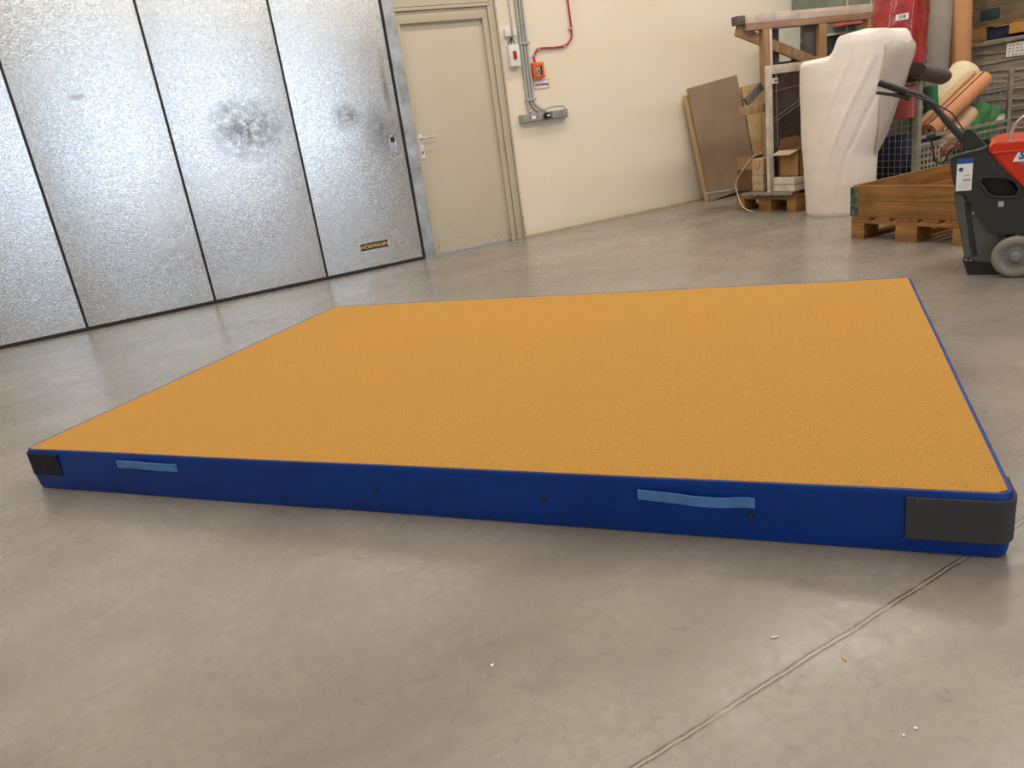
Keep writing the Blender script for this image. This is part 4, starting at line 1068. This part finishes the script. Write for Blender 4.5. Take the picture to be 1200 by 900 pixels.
# handle: thick bar, grip and lever
hp = [(1150, 182), (1138, 172), (1124, 158), (1108, 140), (1092, 122), (1080, 113), (1068, 109), (1054, 105), (1040, 100), (1030, 97)]
bm = BM(); tube(bm, smooth_path([sp_(*spx(*q, .05), .05) for q in hp], 4), [.0165]*13+[.0135]*(4*9+1-13), 14); hb = part('handle_bar', bm, m_sgrey, sw)
bm = BM(); tube(bm, smooth_path([sp_(*spx(*q, .05), .05) for q in ((1062, 107), (1050, 103.5), (1040, 100), (1030, 97))], 4), .0165, 14); part('grip', bm, m_dark, hb)
bm = BM(); tube(bm, smooth_path([sp_(*spx(*q, .05), .05) for q in ((1066, 116), (1054, 112), (1042, 110.5), (1027, 108.5))], 4), [.011]*7+[.008]*6, 12, flat=.8); part('brake_lever', bm, m_dark, hb)
bm = BM(); tube(bm, [sp_(*spx(1062, 108, .05), .05), sp_(*spx(1064, 117, .05), .05)], [.013, .012], 12); part('clamp', bm, m_dark, hb)
spr('handle_foot', [(1126, 178), (1131, 152), (1138, 152), (1156, 172), (1152, 176)], .03, .07, m_sgrey, .004)
# bowden cable and hanging plug
bm = BM(); tube(bm, smooth_path([sp_(*spx(*q, .06), .02) for q in ((1064, 110), (1085, 116), (1102, 124), (1116, 132), (1126, 146), (1134, 158))], 5), .0032, 8); part('bowden_cable', bm, m_dark, sw)
bm = BM(); tube(bm, smooth_path([sp_(*spx(*q, .1), .1) for q in ((1091, 162), (1093, 175), (1096, 188), (1103, 191), (1108, 187), (1112, 178), (1120, 172))], 5), .005, 8); cb = part('power_cable', bm, m_dark, sw)
bm = BM(); bmesh.ops.create_uvsphere(bm, u_segments=16, v_segments=10, radius=.022, matrix=Matrix.Translation(sp_(*spx(1091, 160, .1), .1))); part('cable_knob', bm, m_dark, cb)
bm = BM(); tube(bm, smooth_path([sp_(*spx(*q, .12), .12) for q in ((1104, 180), (1109, 172), (1116, 168), (1124, 170), (1130, 176))], 5), .004, 8)
tube(bm, smooth_path([sp_(*spx(*q, .12), .13) for q in ((1103, 183), (1111, 176), (1120, 172), (1128, 178))], 5), .0035, 8); part('red_wire', bm, M('red_wire_sleeve', (.35, .03, .03), .5), sw)
# chrome hoop on the hood
bm = BM()
for off in (0, .022):
    tube(bm, smooth_path([sp_(*spx(1183, 172, .12), .12+off), sp_(*spx(1184, 160, .12), .12+off), sp_(*spx(1189, 148, .12), .12+off), sp_(*spx(1198, 138, .12), .12+off), sp_(*spx(1212, 131, .12), .12+off), sp_(*spx(1228, 135, .12), .12+off), sp_(*spx(1240, 150, .12), .12+off), sp_(*spx(1245, 172, .12), .12+off)], 6), .007, 10)
part('hose_hoop', bm, m_chrome, sw)

# ================================================================ SMALL LITTER ON THE FLOOR
def chip(px, py, l, w, a, m_, label):
    p = onz(px, py); bm = BM(); n = 7
    pts_ = [(l*math.cos(2*PI*k/n)*random.uniform(.6, 1.1), w*math.sin(2*PI*k/n)*random.uniform(.6, 1.1), 0) for k in range(n)]
    prism(bm, pts_, (0, 0, .0018)); bm.transform(Matrix.Translation((p.x, p.y, 0.0005)) @ Matrix.Rotation(a, 4, 'Z')); solo('wood_chip', bm, m_, label, 'chip')
chip(989, 772, .010, .0035, 1.1, m_ply, 'small yellow wood chip on the floor right of the joint')
chip(577, 780, .005, .003, .3, m_paper, 'tiny white paper fleck on the floor in front of the mat')
chip(908, 747, .012, .003, -.4, m_plank, 'small pale splinter on the floor left of the joint')
chip(1073, 854, .004, .003, 0, m_paper, 'white crumb near the bottom right corner, the upper of two')
chip(1059, 862, .003, .002, .5, m_paper, 'white crumb near the bottom right corner, the lower of two')

# ================================================================ LIGHT
def lamp(loc, size, power, col, rot=(0, 0, 0)):
    l = bpy.data.lights.new('hall_light', 'AREA'); l.shape = 'RECTANGLE'; l.size, l.size_y = size; l.energy = power; l.color = col
    o = bpy.data.objects.new('hall_light', l); COL.objects.link(o); o.location = loc; o.rotation_euler = rot; return o
WARM = (1, .91, .79); COOL = (.68, .84, 1.0)
def fixture(x, y, L=1.5, p=60, col=WARM):
    t = thing('ceiling_lamp', 'white fluorescent strip lamp under the hall ceiling', 'lamp', (x, y, 4.98), 0, 'strip lamps under the ceiling')
    bm = BM(); box(bm, (x-L/2, y-.25, 4.90), (x+L/2, y+.25, 4.98), .01); part('housing', bm, m_white, t)
    lamp((x, y, 4.88), (L, .46), p, col)
for y, row in ((-3.8, (4, 4, 6, 8, 8)), (-.6, (10, 14, 22, 34, 30)), (2.3, (46, 46, 50, 60, 50)), (4.7, (44, 46, 50, 58, 40))):
    for x, p in zip((-4.5, -1.2, 2.1, 5.4, 8.6), row): fixture(x, y, 2.9, p, WARM)
# daylight through the open gateway behind the camera (seen only in reflections)
lamp((1.5, -7.05, 1.9), (7.9, 3.3), 205, COOL, (PI/2, 0, 0))
w = bpy.data.worlds.new('World'); S.world = w; w.use_nodes = True
bg = w.node_tree.nodes['Background']; bg.inputs[0].default_value = (.75, .86, 1, 1); bg.inputs[1].default_value = .6

# ================================================================ CAMERA
cd = bpy.data.cameras.new('camera'); cd.sensor_width = 36; cd.lens = FO/1200*36; cd.clip_start = .02
co = bpy.data.objects.new('camera', cd); COL.objects.link(co)
m = Matrix((R, U, -F)).transposed().to_4x4(); m.translation = CAM; co.matrix_world = m
S.camera = co
S.view_settings.view_transform = 'Standard'; S.view_settings.look = 'None'; S.view_settings.gamma = 1; S.view_settings.use_curve_mapping = False
S.view_settings.exposure = 0.15
